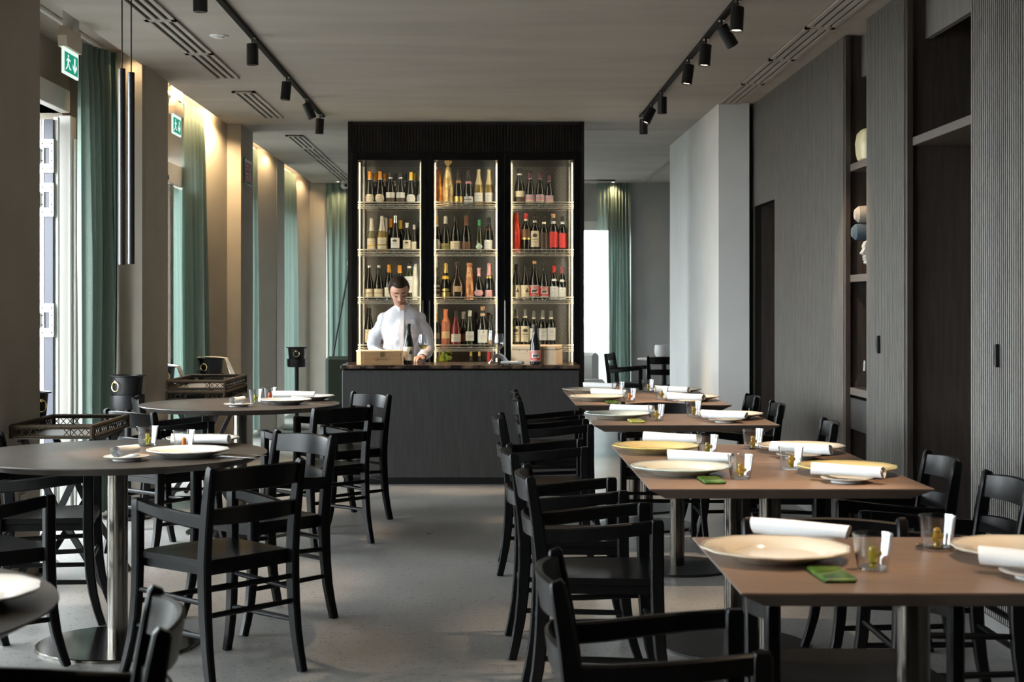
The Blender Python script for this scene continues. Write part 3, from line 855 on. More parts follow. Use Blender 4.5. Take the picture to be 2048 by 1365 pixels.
curtain([(-2.50, 14.9), (-2.46, 15.5), (-2.43, 15.8)], 0.02, 2.965, 5, .04, 'narrow green curtain in the third niche', M_CURT, seed=10)
curtain([(-2.48, 17.5), (-2.45, 18.2), (-2.40, 18.75)], 0.02, 2.965, 6, .04, 'green curtain in the fourth niche behind the tall ice bucket stand', M_CURT, seed=11)
curtain([(-2.06, 19.22), (-1.0, 19.22)], 0.02, 2.895, 12, .045, 'green curtain drawn across the far left window', M_CURT, seed=12)
curtain([(1.40, 19.2), (1.55, 19.2)], 0.02, 2.895, 3, .03, 'sheer left edge of the far right curtain', M_SHEER, seed=13, flare=(.03, 0))
curtain([(1.54, 19.18), (1.82, 19.20)], 0.02, 2.895, 7, .04, 'gathered green curtain at the far right window', M_CURT, seed=14)
for (a, b, y, lab) in ((7.5, 9.6, -2.47, 'white curtain rail in the first niche ceiling'), (10.5, 12.5, -2.47, 'white curtain rail in the second niche ceiling'),
                       (13.63, 15.8, -2.46, 'white curtain rail in the third niche ceiling'), (16.78, 18.9, -2.46, 'white curtain rail in the fourth niche ceiling')):
    tag(B(y - .012, y + .012, a, b, H + .066, H + .088, .002).build('curtain_rail', M_WHITE), lab, 'curtain rail')

# folded door leaf with hinge plates
t = thing('folding_door', 'folded glass door leaf edge with white hinge plates, far left', 'door', (0, 0, 0))
M_DKFR = principled('anthracite_profile', (0.025, 0.03, 0.045), 0.35)
M_GREYFR = principled('grey_profile', (0.42, 0.42, 0.40), 0.35)
for (xa, xb, mt) in ((-2.845, -2.812, M_DKFR), (-2.808, -2.795, M_GREYFR), (-2.793, -2.779, M_FRAMEW), (-2.777, -2.722, M_DKFR)):
    B(xa, xb, 9.40, 9.47, 0.03, 2.50, .002).build('door_profile', mt, t)
B(-2.73, -2.70, 9.43, 9.47, .03, 2.52, .002).build('door_edge', M_FRAMEW, t, label='bright white edge strip')
for zc in (2.27, 1.995, 1.24, 0.16):
    pl = MB().box(-2.80, -2.715, 9.385, 9.40, zc - .105, zc - .05, .002).box(-2.80, -2.715, 9.385, 9.40, zc + .05, zc + .105, .002).box(-2.742, -2.715, 9.385, 9.40, zc - .05, zc + .05, .002)
    pl.box(-2.80, -2.775, 9.385, 9.40, zc - .05, zc + .05, .002)
    hp = pl.build('hinge_plate', M_WHITE, t)
    m = MB()
    for dx in (-2.785, -2.727):
        for dz in (-.078, -.03, .03, .078):
            m.lathe([(0, 9.383), (.005, 9.383), (.005, 9.39), (0, 9.39)], 8, (dx, 0, zc + dz), None, 'y')
    m.build('screw', M_BLACK, hp)
    hb = MB().box(-2.86, -2.81, 9.37, 9.395, zc - .045, zc + .045, .004)
    hb.lathe([(0, -.045), (.011, -.045), (.011, .045), (0, .045)], 12, (-2.803, 9.378, zc)).build('hinge_barrel', M_CHROME, t)

# ================================================================== WINE CABINET
CY0, CY1 = 12.80, 13.52
cab = thing('wine_cabinet', 'tall black wine cabinet with three lit glass doors behind the bar', 'cabinet', (0, 0, 0))
B(-1.19, -1.158, CY0 - .02, CY1, 0, H - .003).build('side_panel', M_CAB, cab)
B(0.792, 0.8235, CY0 - .02, CY1, 0, H - .003).build('side_panel', M_CAB, cab)
B(-1.158, 0.792, CY1 - .02, CY1, 0, H - .003).build('back_panel', M_CAB, cab)
hb = B(-1.158, 0.792, CY0, CY0 + .04, 2.640, H - .003).build('header', principled('header_groove', (0.006, 0.005, 0.004), 0.6), cab)
m = MB(); n = 74; p = 1.95 / n
for i in range(n):
    a = -1.158 + p * (i + .18); b_ = -1.158 + p * (i + .82)
    vs = [(a - .001, CY0, 2.642), (a, CY0 - .014, 2.642), (b_, CY0 - .014, 2.642), (b_ + .001, CY0, 2.642)]
    vs += [(q[0], q[1], H - .03) for q in vs]
    m.add(vs, [(0, 1, 5, 4), (1, 2, 6, 5), (2, 3, 7, 6), (0, 3, 2, 1), (4, 5, 6, 7)])
m.build('fluting', M_CAB, hb, smooth=False, kind='stuff')
B(-1.158, 0.792, CY0, CY0 + .05, 0, .10).build('plinth', M_BLACKG, cab)
BAYS = [(-1.105, -.567), (-.4565, .085), (.2005, .734)]
DOORS = [(-1.156, -.513), (-.511, .142), (.144, .790)]
M_LEDW = emis('cabinet_led', (1.0, 0.84, 0.60), 34.0)
M_RAIL = principled('warm_polished_steel', (0.80, 0.75, 0.64), 0.36, 0.7)
SHELF_Z = [2.190, 1.782, 1.373, 0.965]
B(-1.158, .792, CY1 - .06, CY1 - .04, .12, 2.63).build('inner_back', M_INNER, cab, smooth=False)
for (xa, xb), (da, db) in zip(BAYS, DOORS):
    f = MB().box(da, xa, CY0 - .03, CY0, .105, 2.637, .003).box(xb, db, CY0 - .03, CY0, .105, 2.637, .003)
    f.box(xa, xb, CY0 - .03, CY0, 2.569, 2.637, .003).box(xa, xb, CY0 - .03, CY0, .105, .17, .003)
    d = f.build('door', M_BLACKG, cab)
    B(xa, xb, CY0 - .018, CY0 - .012, .17, 2.569).build('glass', M_CABGL, d, smooth=False)
for hx in (-.551, -.493, .150):
    MB().tube([(hx, CY0 - .055, .55), (hx, CY0 - .055, 1.372)], .006, 10).box(hx - .005, hx + .005, CY0 - .055, CY0 - .03, .62, .635).box(hx - .005, hx + .005, CY0 - .055, CY0 - .03, 1.30, 1.315).build('handle', M_STEEL, cab, label='slim vertical steel bar handle')
for (xa, xb) in ((-1.158, -1.125), (-.535, -.49), (.115, .172), (.757, .792)):
    B(xa, xb, CY0 + .002, CY1 - .06, .12, 2.63).build('partition', principled('inner_steel', (0.50, 0.48, 0.42), 0.3, 0.9), cab)
B(-1.125, .757, CY0 + .01, CY1 - .06, 2.575, 2.585).build('ceiling_panel', principled('mirror_steel', (0.55, 0.54, 0.5), 0.12, 1.0), cab)
for i, (xa, xb) in enumerate(BAYS):
    xl, xr = xa - .012, xb + .012
    for x in (xl, xr):
        led = B(x - .004, x + .004, CY0 + .012, CY0 + .022, .2, 2.56).build('light_strip', M_LEDW, cab, smooth=False)
        ps = MB()
        ps.box(x - .006 + (.02 if x == xl else -.02), x + .006 + (.02 if x == xl else -.02), CY0 + .08, CY0 + .10, .2, 2.56)
        ps.box(x - .006 + (.02 if x == xl else -.02), x + .006 + (.02 if x == xl else -.02), CY0 + .50, CY0 + .52, .2, 2.56)
        ps.build('shelf_post', M_RAIL, cab)
    B(xa + .05, xb - .05, CY0 + .004, CY0 + .03, 2.5755, 2.582).build('hidden_top_fill', emis('cabinet_top_fill', (1.0, .87, .68), 34.0), cab, smooth=False)  # added fill strip, hidden behind the door frame to brighten the interior
    for z in SHELF_Z:
        s = MB()
        s.tube([(xl, CY0 + .06, z + .026), (xr, CY0 + .06, z + .026)], .0055, 8)
        for dz in (.004, -.013, -.026): s.tube([(xl, CY0 + .055, z + dz), (xr, CY0 + .055, z + dz)], .0038, 6)
        for k in range(10):
            x = xl + (xr - xl) * (k + .5) / 10
            s.tube([(x, CY0 + .055, z - .004), (x, CY1 - .07, z - .004)], .003, 6)
        s.tube([(xl, CY1 - .08, z - .008), (xr, CY1 - .08, z - .008)], .004, 6)
        s.build('wire_shelf', M_RAIL, cab)
    B(xl, xr, CY0 + .03, CY1 - .07, .79, .83, .003).build('base_drawer', M_WOODM, cab)

# ------------------------------------------------------------------ bottles
BP = {
    'burgundy': [(0, 0), (.036, 0), (.0395, .004), (.040, .125), (.0375, .150), (.030, .185), (.0215, .215), (.0165, .240), (.0148, .285), (.0160, .287), (.0160, .296), (.013, .300), (0, .300)],
    'bordeaux': [(0, 0), (.035, 0), (.0375, .004), (.0380, .180), (.0365, .196), (.029, .213), (.0195, .226), (.0155, .240), (.0145, .285), (.0158, .287), (.0158, .296), (.013, .300), (0, .300)],
    'champagne': [(0, 0), (.040, 0), (.0435, .005), (.0440, .120), (.0415, .150), (.034, .185), (.024, .220), (.0180, .250), (.0160, .285), (.0190, .290), (.0190, .298), (.0150, .310), (0, .312)],
    'flute': [(0, 0), (.034, 0), (.0365, .004), (.0370, .110), (.0340, .150), (.026, .195), (.0180, .235), (.0145, .270), (.0140, .300), (.0155, .302), (.0155, .312), (.012, .316), (0, .316)],
    'squat': [(0, 0), (.040, 0), (.052, .010), (.0580, .060), (.0575, .110), (.048, .150), (.032, .178), (.0200, .200), (.0165, .240), (.0160, .290), (.0180, .292), (.0180, .302), (.014, .306), (0, .306)],
    'wrapped': [(0, 0), (.043, 0), (.047, .01), (.048, .11), (.044, .16), (.036, .215), (.028, .262), (.024, .292), (.018, .310), (0, .318)],
}
GL = {
    'dark': principled('dark_bottle_glass', (0.006, 0.008, 0.006), 0.06, 0, 0.6),
    'green': principled('green_bottle_glass', (0.020, 0.030, 0.008), 0.06, 0, 0.6),
    'brown': principled('brown_bottle_glass', (0.030, 0.017, 0.010), 0.06, 0, 0.6),
    'gold': principled('golden_wine_glass', (0.50, 0.34, 0.08), 0.05, 0, 0.6, Transmission_Weight=0.45),
    'rose': principled('rose_wine_glass', (0.62, 0.20, 0.11), 0.05, 0, 0.6, Transmission_Weight=0.35),
    'red': principled('ruby_wine_glass', (0.22, 0.02, 0.025), 0.05, 0, 0.6, Transmission_Weight=0.2),
    'pale': principled('pale_wine_glass', (0.42, 0.40, 0.22), 0.05, 0, 0.6, Transmission_Weight=0.45),
}
def C(name, col, rough=.5, metal=0.0): return principled('paint_' + name, col, rough, metal)
CC = {
    'orange': C('orange', (0.85, 0.33, 0.02), .4), 'yellow': C('yellow', (0.88, 0.52, 0.04), .4), 'cream': C('cream', (0.80, 0.71, 0.52), .7),
    'white': C('white', (0.80, 0.78, 0.72), .7), 'black': C('black', (0.012, 0.012, 0.012), .4), 'plum': C('plum', (0.09, 0.03, 0.06), .4),
    'pink': C('pink', (0.72, 0.36, 0.36), .5), 'rosefoil': C('rosefoil', (0.85, 0.42, 0.36), .35, .3), 'goldfoil': C('goldfoil', (0.80, 0.55, 0.18), .3, .8),
    'bronze': C('bronze', (0.35, 0.18, 0.07), .35, .6), 'silver': C('silver', (0.75, 0.74, 0.70), .25, .9), 'creamfoil': C('creamfoil', (0.72, 0.60, 0.34), .45, .2),
    'whitefoil': C('whitefoil', (0.74, 0.70, 0.60), .4, .2), 'olive': C('olive', (0.30, 0.26, 0.08), .5), 'green': C('green', (0.04, 0.32, 0.10), .4), 'palegreen': C('palegreen', (0.50, 0.60, 0.44), .6),
    'red': C('red', (0.62, 0.035, 0.03), .5), 'dullred': C('dullred', (0.34, 0.09, 0.09), .5), 'brown': C('brown', (0.16, 0.07, 0.035), .5), 'darkbrown': C('darkbrown', (0.075, 0.045, 0.028), .5),
    'coral': C('coral', (0.78, 0.26, 0.12), .4), 'cork': C('cork', (0.72, 0.38, 0.18), .7), 'blue': C('blue', (0.18, 0.34, 0.46), .6), 'print': C('print', (0.10, 0.08, 0.07), .7),
    'grey': C('grey', (0.20, 0.20, 0.20), .5), 'lilac': C('lilac', (0.40, 0.34, 0.44), .6), 'printg': C('printg', (0.45, 0.40, 0.34), .7), 'tan': C('tan', (0.66, 0.44, 0.24), .6),
}
FOILS = {
    'orangewrap': noisy('orange_cellophane', (0.62, 0.12, 0.01), (0.95, 0.42, 0.05), .18, nscale=22, bump=0.9, bscale=45, bdist=.01),
    'goldwrap': noisy('gold_tissue', (0.50, 0.32, 0.10), (0.88, 0.68, 0.34), .3, nscale=18, bump=0.9, bscale=40, bdist=.01, metal=.35),
    'copperwrap': noisy('copper_cellophane', (0.50, 0.16, 0.05), (0.90, 0.48, 0.24), .2, nscale=22, bump=0.9, bscale=45, bdist=.01, metal=.3),
    'redwrap': noisy('red_foil', (0.52, 0.025, 0.015), (0.85, 0.09, 0.05), .3, nscale=10, bump=0.6, bscale=30, bdist=.008, metal=.3),
    'whitewrap': noisy('white_tissue', (0.74, 0.67, 0.52), (0.84, 0.78, 0.66), .8, nscale=12, bump=0.9, bscale=34, bdist=.01),
}
MC = {}
def rad_at(prof, z):
    for (r0, z0), (r1, z1) in zip(prof, prof[1:]):
        if z1 > z0 and z0 <= z <= z1: return r0 + (r1 - r0) * (z - z0) / (z1 - z0)
    return prof[-2][0]
def patch(prof, z0, z1, th0, th1, off, shape='rect', nu=14, nv=5, k=1.0):
    """piece of label paper following the bottle surface, facing -Y"""
    vs = []; fs = []
    for i in range(nu + 1):
        u = i / nu; th = th0 + (th1 - th0) * u; s_ = 2 * u - 1
        e = {'rect': 1.0, 'oval': sqrt(max(0, 1 - s_ * s_)), 'dome': sqrt(max(0, 1 - s_ * s_)), 'leaf': max(.12, 1 - abs(s_) ** 1.5)}[shape]
        zc = (z0 + z1) / 2; hh = (z1 - z0) / 2
        lo, hi = zc - hh * e, zc + hh * e
        if shape == 'dome': lo = zc - hh * (.35 + .65 * e)
        for j in range(nv + 1):
            z = lo + (hi - lo) * j / nv
            r = rad_at(prof, z) * k + off
            vs.append((r * sin(th), -r * cos(th), z))
    for i in range(nu):
        for j in range(nv):
            a = i * (nv + 1) + j
            fs.append((a, a + 1, a + nv + 2, a + nv + 1))
    return vs, fs
def cached(key, fn):
    if key not in MC: MC[key] = fn()
    return MC[key]

def bottle(x, y, z, label, kind='burgundy', h=.27, glass='dark', cap='black', capz=(.78, 1.0), lab='cream', labz=(.10, .40), shape='rect', wid=62, collar=None,
           band=None, art=None, group='wine bottles in the cabinet', rz=None, neck=None, wide=1.0, fold=None):
    """a wine bottle: glass, capsule, paper label with print; every height is a share of the bottle height"""
    prof0 = BP[kind]; H0 = prof0[-1][1]; k = h / H0
    prof = [(r * k * wide, zz * k) for r, zz in prof0]
    t = thing('wine_bottle', label, 'bottle', (x, y, z), random.uniform(-.12, .12) if rz is None else rz, group)
    if kind == 'wrapped':
        rnd = random.Random(int(x * 1000)); a0 = rnd.uniform(0, 6)
        m = MB().lathe(prof, 26, (0, 0, 0), lambda th, r, zz: 1 + .07 * sin(5 * th + 20 * zz + a0) + .05 * sin(9 * th - 33 * zz))
        if fold == 'twist': m.lathe([(.012, h * .97), (.007, h * 1.0), (.022, h * 1.08), (.030, h * 1.12), (0, h * 1.09)], 14, (0, 0, 0), lambda th, r, zz: 1 + .35 * sin(4 * th + 1))
        if fold == 'flat': m.box(-.024, .026, -.012, .012, h * .95, h * 1.06, .006)
        m.build('wrapping', FOILS[glass], t)
        if fold: MB().torus((0, 0, h * .96), .016 * k, .003, 'xy', 16, 6).build('tie', FOILS[glass], t)
        return t
    link('glass_body', cached(('g', kind, round(h, 3), glass, wide), lambda: MB().lathe(prof, 24).mesh('glass_body', GL[glass])), t)
    if cap:
        z0, z1 = capz[0] * h, min(capz[1] * h, h)
        cp = [(rad_at(prof, z0) + .0012, z0)] + [(r + .0012, zz) for r, zz in prof if z0 < zz < z1 - .001] + [(rad_at(prof, z1 - .002) + .001, z1 - .001), (rad_at(prof, z1 - .002) * .8, z1 + .001), (0, z1 + .0015)]
        link('capsule', cached(('c', kind, round(h, 3), cap, capz, wide), lambda: MB().lathe(cp, 20).mesh('capsule', CC[cap])), t)
    if collar:
        cz, cc, cw = collar
        vs, fs = patch(prof, (cz - cw / 2) * h, (cz + cw / 2) * h, -pi, pi, .0018, 'rect', 18, 2)
        MB().add(vs, fs).build('collar', CC[cc], t)
    if neck:
        vs, fs = patch(prof, neck[0] * h, neck[1] * h, -.9, .9, .0018, 'oval', 12, 4)
        MB().add(vs, fs).build('neck_label', CC[neck[2]], t)
    if lab:
        th = radians(wid); z0, z1 = labz[0] * h, labz[1] * h
        lm = link('label', cached(('l', kind, round(h, 3), lab, labz, shape, wid, wide), lambda: (lambda m: m.mesh('label', CC[lab]))(MB().add(*patch(prof, z0, z1, -th, th, .0009, shape)))), t)
        if band:
            for (b0, b1, bc) in band:
                MB().add(*patch(prof, b0 * h, b1 * h, -th, th, .0014, 'rect')).build('label_band', CC[bc], lm)
        a = MB(); dz = z1 - z0
        def strip(u0, u1, v0, v1, sh='rect'): a.add(*patch(prof, z0 + dz * v0, z0 + dz * v1, th * u0, th * u1, .0017, sh, 8, 2))
        if art in (None, 'lines'):
            strip(-.5, .5, .70, .74); strip(-.35, .35, .58, .61); strip(-.55, .55, .36, .39)
        elif art == 'house':                     # a dot and a little black building
            strip(-.30, -.16, .74, .82, 'oval'); strip(.0, .5, .46, .58); strip(.04, .46, .58, .66); strip(.16, .34, .66, .78); strip(-.3, .5, .30, .315)
        elif art == 'dot':
            strip(-.08, .10, .76, .86, 'oval'); strip(-.4, .4, .56, .575); strip(-.5, .5, .44, .455); strip(-.3, .3, .30, .315)
        elif art == 'crest':
            strip(-.45, .45, .60, .84, 'oval'); strip(-.5, .5, .46, .50); strip(-.4, .4, .30, .32)
        elif art == 'name':
            for q in range(7): strip(-.6 + q * .175, -.6 + q * .175 + .12, .46, .62)
            strip(-.1, .1, .76, .84)
        if a.v and art != 'none': a.build('print', CC['printg' if art in (None, 'lines') else 'print'], lm)
        if art == 'beast':                       # white framed red label with a dark animal in a pale panel
            f1 = MB().add(*patch(prof, z0 + dz * .05, z0 + dz * .95, -th * .93, th * .93, .0013)); f1.build('red_field', CC['red'], lm)
            MB().add(*patch(prof, z0 + dz * .30, z0 + dz * .72, -th * .62, th * .62, .0016)).build('pale_panel', CC['white'], lm)
            b2 = MB().add(*patch(prof, z0 + dz * .40, z0 + dz * .62, -th * .50, th * .45, .0019, 'oval')); b2.add(*patch(prof, z0 + dz * .34, z0 + dz * .46, -th * .38, -th * .24, .0019)); b2.add(*patch(prof, z0 + dz * .34, z0 + dz * .46, th * .18, th * .32, .0019)); b2.add(*patch(prof, z0 + dz * .50, z0 + dz * .66, th * .26, th * .56, .0019, 'oval'))
            b2.build('animal_print', CC['print'], lm)
            tx = MB()
            for q in range(7): tx.add(*patch(prof, z0 + dz * .79, z0 + dz * .90, th * (-.7 + q * .2), th * (-.7 + q * .2 + .14), .0016))
            for q in range(4): tx.add(*patch(prof, z0 + dz * .12, z0 + dz * .20, th * (-.4 + q * .2), th * (-.4 + q * .2 + .14), .0016))
            tx.build('lettering', CC['white'], lm)
    return t

YF, YB = 12.99, 13.13
def bx(px, Y): return (px - VX) / FP * Y
ROWN = ['top shelf', 'second shelf', 'third shelf', 'fourth shelf']
BAYN = ['left door', 'middle door', 'right door']
def put(shelf, bay, px, top, look, back=False, **kw):
    Y = YB if back else YF
    z = SHELF_Z[shelf] + .001
    zt = CH - (top - VY) / FP * Y
    bottle(bx(px, Y), Y, z, '%s, %s, %s' % (look, ROWN[shelf], BAYN[bay]), h=zt - z, **kw)
W = dict(capz=(.77, 1.0))
# --- top shelf
domes = dict(cap='yellow', capz=(.76, 1.0), lab='cream', labz=(.11, .34), shape='dome', wid=72, collar=(.77, 'white', .03))
band2 = dict(cap='black', capz=(.84, 1.0), lab='white', labz=(.24, .40), wid=75, collar=(.83, 'white', .045), band=[(.06, .235, 'darkbrown')], art='dot')
put(0, 0, 739.5, 343, 'orange capped bottle with domed cream label, farthest left', **{**domes, 'cap': 'orange'})
put(0, 0, 760, 343, 'orange capped bottle with domed cream label, second from left', **{**domes, 'cap': 'orange'})
put(0, 0, 781, 344.7, 'dark bottle with white over brown label, third from left', **band2)
put(0, 0, 801.3, 345, 'dark bottle with white over brown label, fourth from left', **band2)
put(0, 0, 822, 344.5, 'yellow capped bottle with white oval label, fifth from left', **{**domes, 'lab': 'white'})
put(0, 0, 842.5, 344.5, 'yellow capped bottle half hidden by the door frame', **{**domes, 'lab': 'white'})
for px, col, lk in ((750, 'orange', 'orange capped bottle in the rear row, first'), (770, 'orange', 'orange capped bottle in the rear row, second'), (790, 'black', 'black capped bottle in the rear row, third'),
                    (810, 'black', 'black capped bottle in the rear row, fourth'), (831, 'yellow', 'yellow capped bottle in the rear row, fifth')):
    put(0, 0, px, 347.5, lk, back=True, cap=col, capz=(.77, 1.0), lab=None, collar=(.77, 'white', .03))
put(0, 1, 875.5, 338, 'bottle wrapped in orange cellophane', kind='wrapped', glass='orangewrap')
put(0, 1, 896, 333, 'tall bottle wrapped in twisted gold tissue', kind='wrapped', glass='goldwrap', fold='twist', wide=.96)
put(0, 1, 917, 339.4, 'dark sparkling bottle with bronze collar and gold label', kind='champagne', cap='black', capz=(.68, 1.0), lab='goldfoil', labz=(.07, .26), wid=70, collar=(.66, 'bronze', .08), art='none', wide=.9)
put(0, 1, 937.2, 339, 'dark sparkling bottle with white name label', kind='champagne', cap='black', capz=(.68, 1.0), lab='white', labz=(.07, .26), wid=75, collar=(.64, 'pink', .07), art='name', wide=.9)
put(0, 1, 957.4, 339, 'golden sparkling bottle with cream foil, left of two', kind='champagne', glass='gold', cap='creamfoil', capz=(.58, 1.0), lab='white', labz=(.09, .36), wid=60, wide=.9)
put(0, 1, 978.3, 339, 'golden sparkling bottle with cream foil, right of two', kind='champagne', glass='gold', cap='creamfoil', capz=(.58, 1.0), lab='white', labz=(.09, .36), wid=60, wide=.9)
put(0, 2, 1039, 337, 'large dark bottle with cream over brown label', cap='black', capz=(.86, 1.0), lab='cream', labz=(.24, .39), wid=70, collar=(.84, 'white', .045), band=[(.06, .235, 'darkbrown')], art='dot', wide=1.05)
stripe = dict(kind='burgundy', cap='plum', capz=(.80, 1.0), lab='cream', labz=(.08, .34), wid=70, band=[(.16, .22, 'pink'), (.222, .26, 'lilac'), (.262, .30, 'pink'), (.302, .34, 'lilac')], collar=(.80, 'pink', .02), art='none')
put(0, 2, 1060, 344.6, 'plum capped bottle with pink striped label, first', **stripe)
put(0, 2, 1080, 345, 'plum capped bottle with pink striped label, second', **stripe)
put(0, 2, 1098.5, 350.6, 'shorter plum bottle with pink striped label, last', **stripe)
# --- second shelf
put(1, 0, 743, 437, 'pale sparkling bottle with white foil, leftmost', kind='champagne', glass='pale', cap='whitefoil', capz=(.64, 1.0), lab='cream', labz=(.09, .42), wid=75, band=[(.20, .24, 'yellow')], wide=.88)
put(1, 0, 764, 432.5, 'golden sparkling bottle with white foil, second', kind='champagne', glass='gold', cap='whitefoil', capz=(.60, 1.0), lab='cream', labz=(.09, .42), wid=75, band=[(.20, .24, 'olive')], wide=.88)
put(1, 0, 782, 437, 'orange capped plain dark bottle beside the silver capped one', kind='bordeaux', cap='orange', capz=(.74, 1.0), lab=None, back=True)
put(1, 0, 790.8, 431, 'silver capped dark bottle with white picture label', kind='burgundy', cap='silver', capz=(.80, 1.0), lab='white', labz=(.13, .40), wid=66, art='crest', wide=.92)
put(1, 0, 801, 441, 'yellow capped dark bottle in the rear', kind='bordeaux', cap='yellow', capz=(.74, 1.0), lab=None, back=True)
put(1, 0, 814, 446, 'dark bottle with pale yellow picture label', kind='burgundy', cap='whitefoil', capz=(.84, 1.0), lab='cream', labz=(.14, .42), wid=70, art='crest')
put(1, 0, 828.5, 450, 'dark bottle with narrow cream label near the frame', kind='burgundy', cap='whitefoil', capz=(.84, 1.0), lab='cream', labz=(.12, .40), wid=60, wide=.85)
put(1, 0, 838.5, 444, 'plain dark bottle against the door frame', kind='bordeaux', cap='black', lab=None, back=True)
put(1, 0, 771, 436, 'pale foiled bottle in the rear row', kind='champagne', glass='gold', cap='whitefoil', capz=(.60, 1.0), lab=None, back=True, wide=.88)
put(1, 1, 872.5, 432.5, 'gold capped dark bottle at the left frame', cap='goldfoil', capz=(.76, 1.0), lab='white', labz=(.07, .38), shape='oval', wid=60, collar=(.74, 'white', .06))
put(1, 1, 891, 433, 'dark bottle with crumpled white foil and olive label', kind='champagne', cap='whitefoil', capz=(.80, 1.0), lab='olive', labz=(.07, .26), wid=65, wide=.9, art='name')
put(1, 1, 910.6, 432, 'dark bottle with wide pinkish cream label', lab='cream', labz=(.09, .32), wid=75, cap='black', capz=(.84, 1.0))
put(1, 1, 932.6, 432, 'dark bottle with brown capsule and reflection-dimmed label', cap='brown', capz=(.74, 1.0), lab='brown', labz=(.10, .30), wid=62, art='none')  # label coloured brown to stand for the reflection over it
put(1, 1, 958.5, 440, 'green capped dark bottle with pale green leaf label', kind='flute', glass='green', cap='green', capz=(.82, 1.0), lab='palegreen', labz=(.08, .30), shape='leaf', wid=58, art='none')
put(1, 1, 977.3, 434.6, 'dark bottle with square white label at the right', cap='black', capz=(.84, 1.0), lab='white', labz=(.08, .36), wid=64, collar=(.66, 'brown', .04))
put(1, 2, 1032, 424, 'bottle wrapped in red foil', kind='wrapped', glass='redwrap', wide=.82)
put(1, 2, 1052, 427, 'red capped dark bottle with brown label', kind='bordeaux', cap='red', capz=(.86, 1.0), lab='brown', labz=(.34, .60), wid=66, collar=(.83, 'cream', .05), band=[(.34, .385, 'goldfoil')], art='none', wide=.92)
put(1, 2, 1070, 430.6, 'dark bottle with tall cream label and crest', kind='bordeaux', cap='black', capz=(.86, 1.0), lab='cream', labz=(.16, .58), wid=72, collar=(.83, 'cream', .06), art='crest', wide=.92)
put(1, 2, 1088, 433, 'dark bottle with dark brown label', kind='bordeaux', cap='black', capz=(.86, 1.0), lab='darkbrown', labz=(.12, .55), wid=72, collar=(.82, 'cream', .06), art='none', wide=.92)
put(1, 2, 1106.8, 428, 'cork topped dark bottle with red label', kind='bordeaux', cap='cork', capz=(.90, 1.0), lab='red', labz=(.14, .54), wid=62, collar=(.78, 'white', .06), art='none', wide=.92)
put(1, 2, 1125, 433, 'black capped dark bottle with red label', kind='bordeaux', cap='black', capz=(.86, 1.0), lab='red', labz=(.14, .54), wid=66, collar=(.82, 'white', .06), art='none', wide=.92)
# --- third shelf
put(2, 0, 738, 531, 'dark bottle with silver crown and belted cream label, first', cap='silver', capz=(.93, 1.0), lab='cream', labz=(.10, .33), wid=72, band=[(.20, .215, 'brown')], art='none')
put(2, 0, 757.6, 531, 'dark bottle with silver crown and belted cream label, second', cap='silver', capz=(.93, 1.0), lab='cream', labz=(.10, .33), wid=72, band=[(.20, .215, 'brown')], art='none')
put(2, 0, 778.5, 529.7, 'orange capped dark bottle with cream house label', cap='orange', capz=(.78, 1.0), lab='cream', labz=(.10, .36), wid=66, art='house')
put(2, 0, 799.5, 531, 'orange capped bottle partly behind the woman', cap='orange', capz=(.78, 1.0), lab='cream', labz=(.10, .36), wid=66, art='house')
put(2, 0, 818.4, 524, 'green glass bottle with tall white label behind the woman', kind='bordeaux', glass='green', cap='black', capz=(.84, 1.0), lab='white', labz=(.2, .62), wid=66, collar=(.86, 'white', .05))
put(2, 0, 833.5, 527, 'bottle wrapped in white tissue by the door frame', kind='wrapped', glass='whitewrap', wide=1.02)
put(2, 1, 872.7, 535, 'dark green bottle with white printed pattern', kind='champagne', glass='green', cap='olive', capz=(.72, 1.0), lab='print', labz=(.10, .52), wid=55, band=[(.30, .33, 'white'), (.40, .46, 'white'), (.14, .18, 'white')], art='none', wide=.9)
put(2, 1, 891.7, 527, 'gold topped sparkling bottle with gold label', kind='champagne', cap='goldfoil', capz=(.74, 1.0), lab='goldfoil', labz=(.05, .22), wid=62, collar=(.62, 'yellow', .09), neck=(.24, .32, 'goldfoil'), art='none', wide=.9)
put(2, 1, 914.5, 522, 'wide brown bottle with square gold emblem', kind='squat', glass='brown', cap='darkbrown', capz=(.82, 1.0), lab='tan', labz=(.22, .36), wid=30, art='dot', wide=1.0)
put(2, 1, 938.8, 530, 'tall bottle in copper cellophane', kind='wrapped', glass='copperwrap', fold='flat', wide=.9)
put(2, 1, 957.8, 536, 'wide shouldered bottle with pink oval label', kind='squat', cap='rosefoil', capz=(.74, 1.0), lab='pink', labz=(.14, .32), shape='oval', wid=64, art='lines', wide=.84)
put(2, 1, 978.7, 527, 'sparkling bottle with pink foil and pink label', kind='champagne', cap='rosefoil', capz=(.66, 1.0), lab='pink', labz=(.08, .28), wid=66, collar=(.62, 'goldfoil', .05), wide=.9)
hs = dict(cap='black', capz=(.82, 1.0), lab='cream', labz=(.05, .42), wid=78, art='house', wide=.95)
put(2, 2, 1032.8, 528.7, 'dark bottle with cream label and small black house, first', **hs)
put(2, 2, 1051, 529.5, 'dark bottle with cream label and small black house, second', **hs)
bs = dict(lab='white', labz=(.10, .38), wid=66, art='beast', wide=.95)
put(2, 2, 1069.5, 522, 'orange corked bottle with red animal label', cap='cork', capz=(.92, 1.0), **bs)
put(2, 2, 1088, 529, 'black capped bottle with red animal label', cap='black', capz=(.82, 1.0), **bs)
put(2, 2, 1108, 531.5, 'bright red capped bottle with white label', cap='red', capz=(.80, 1.0), lab='white', labz=(.04, .40), wid=72, neck=(.55, .62, 'white'), art='dot', wide=.95)
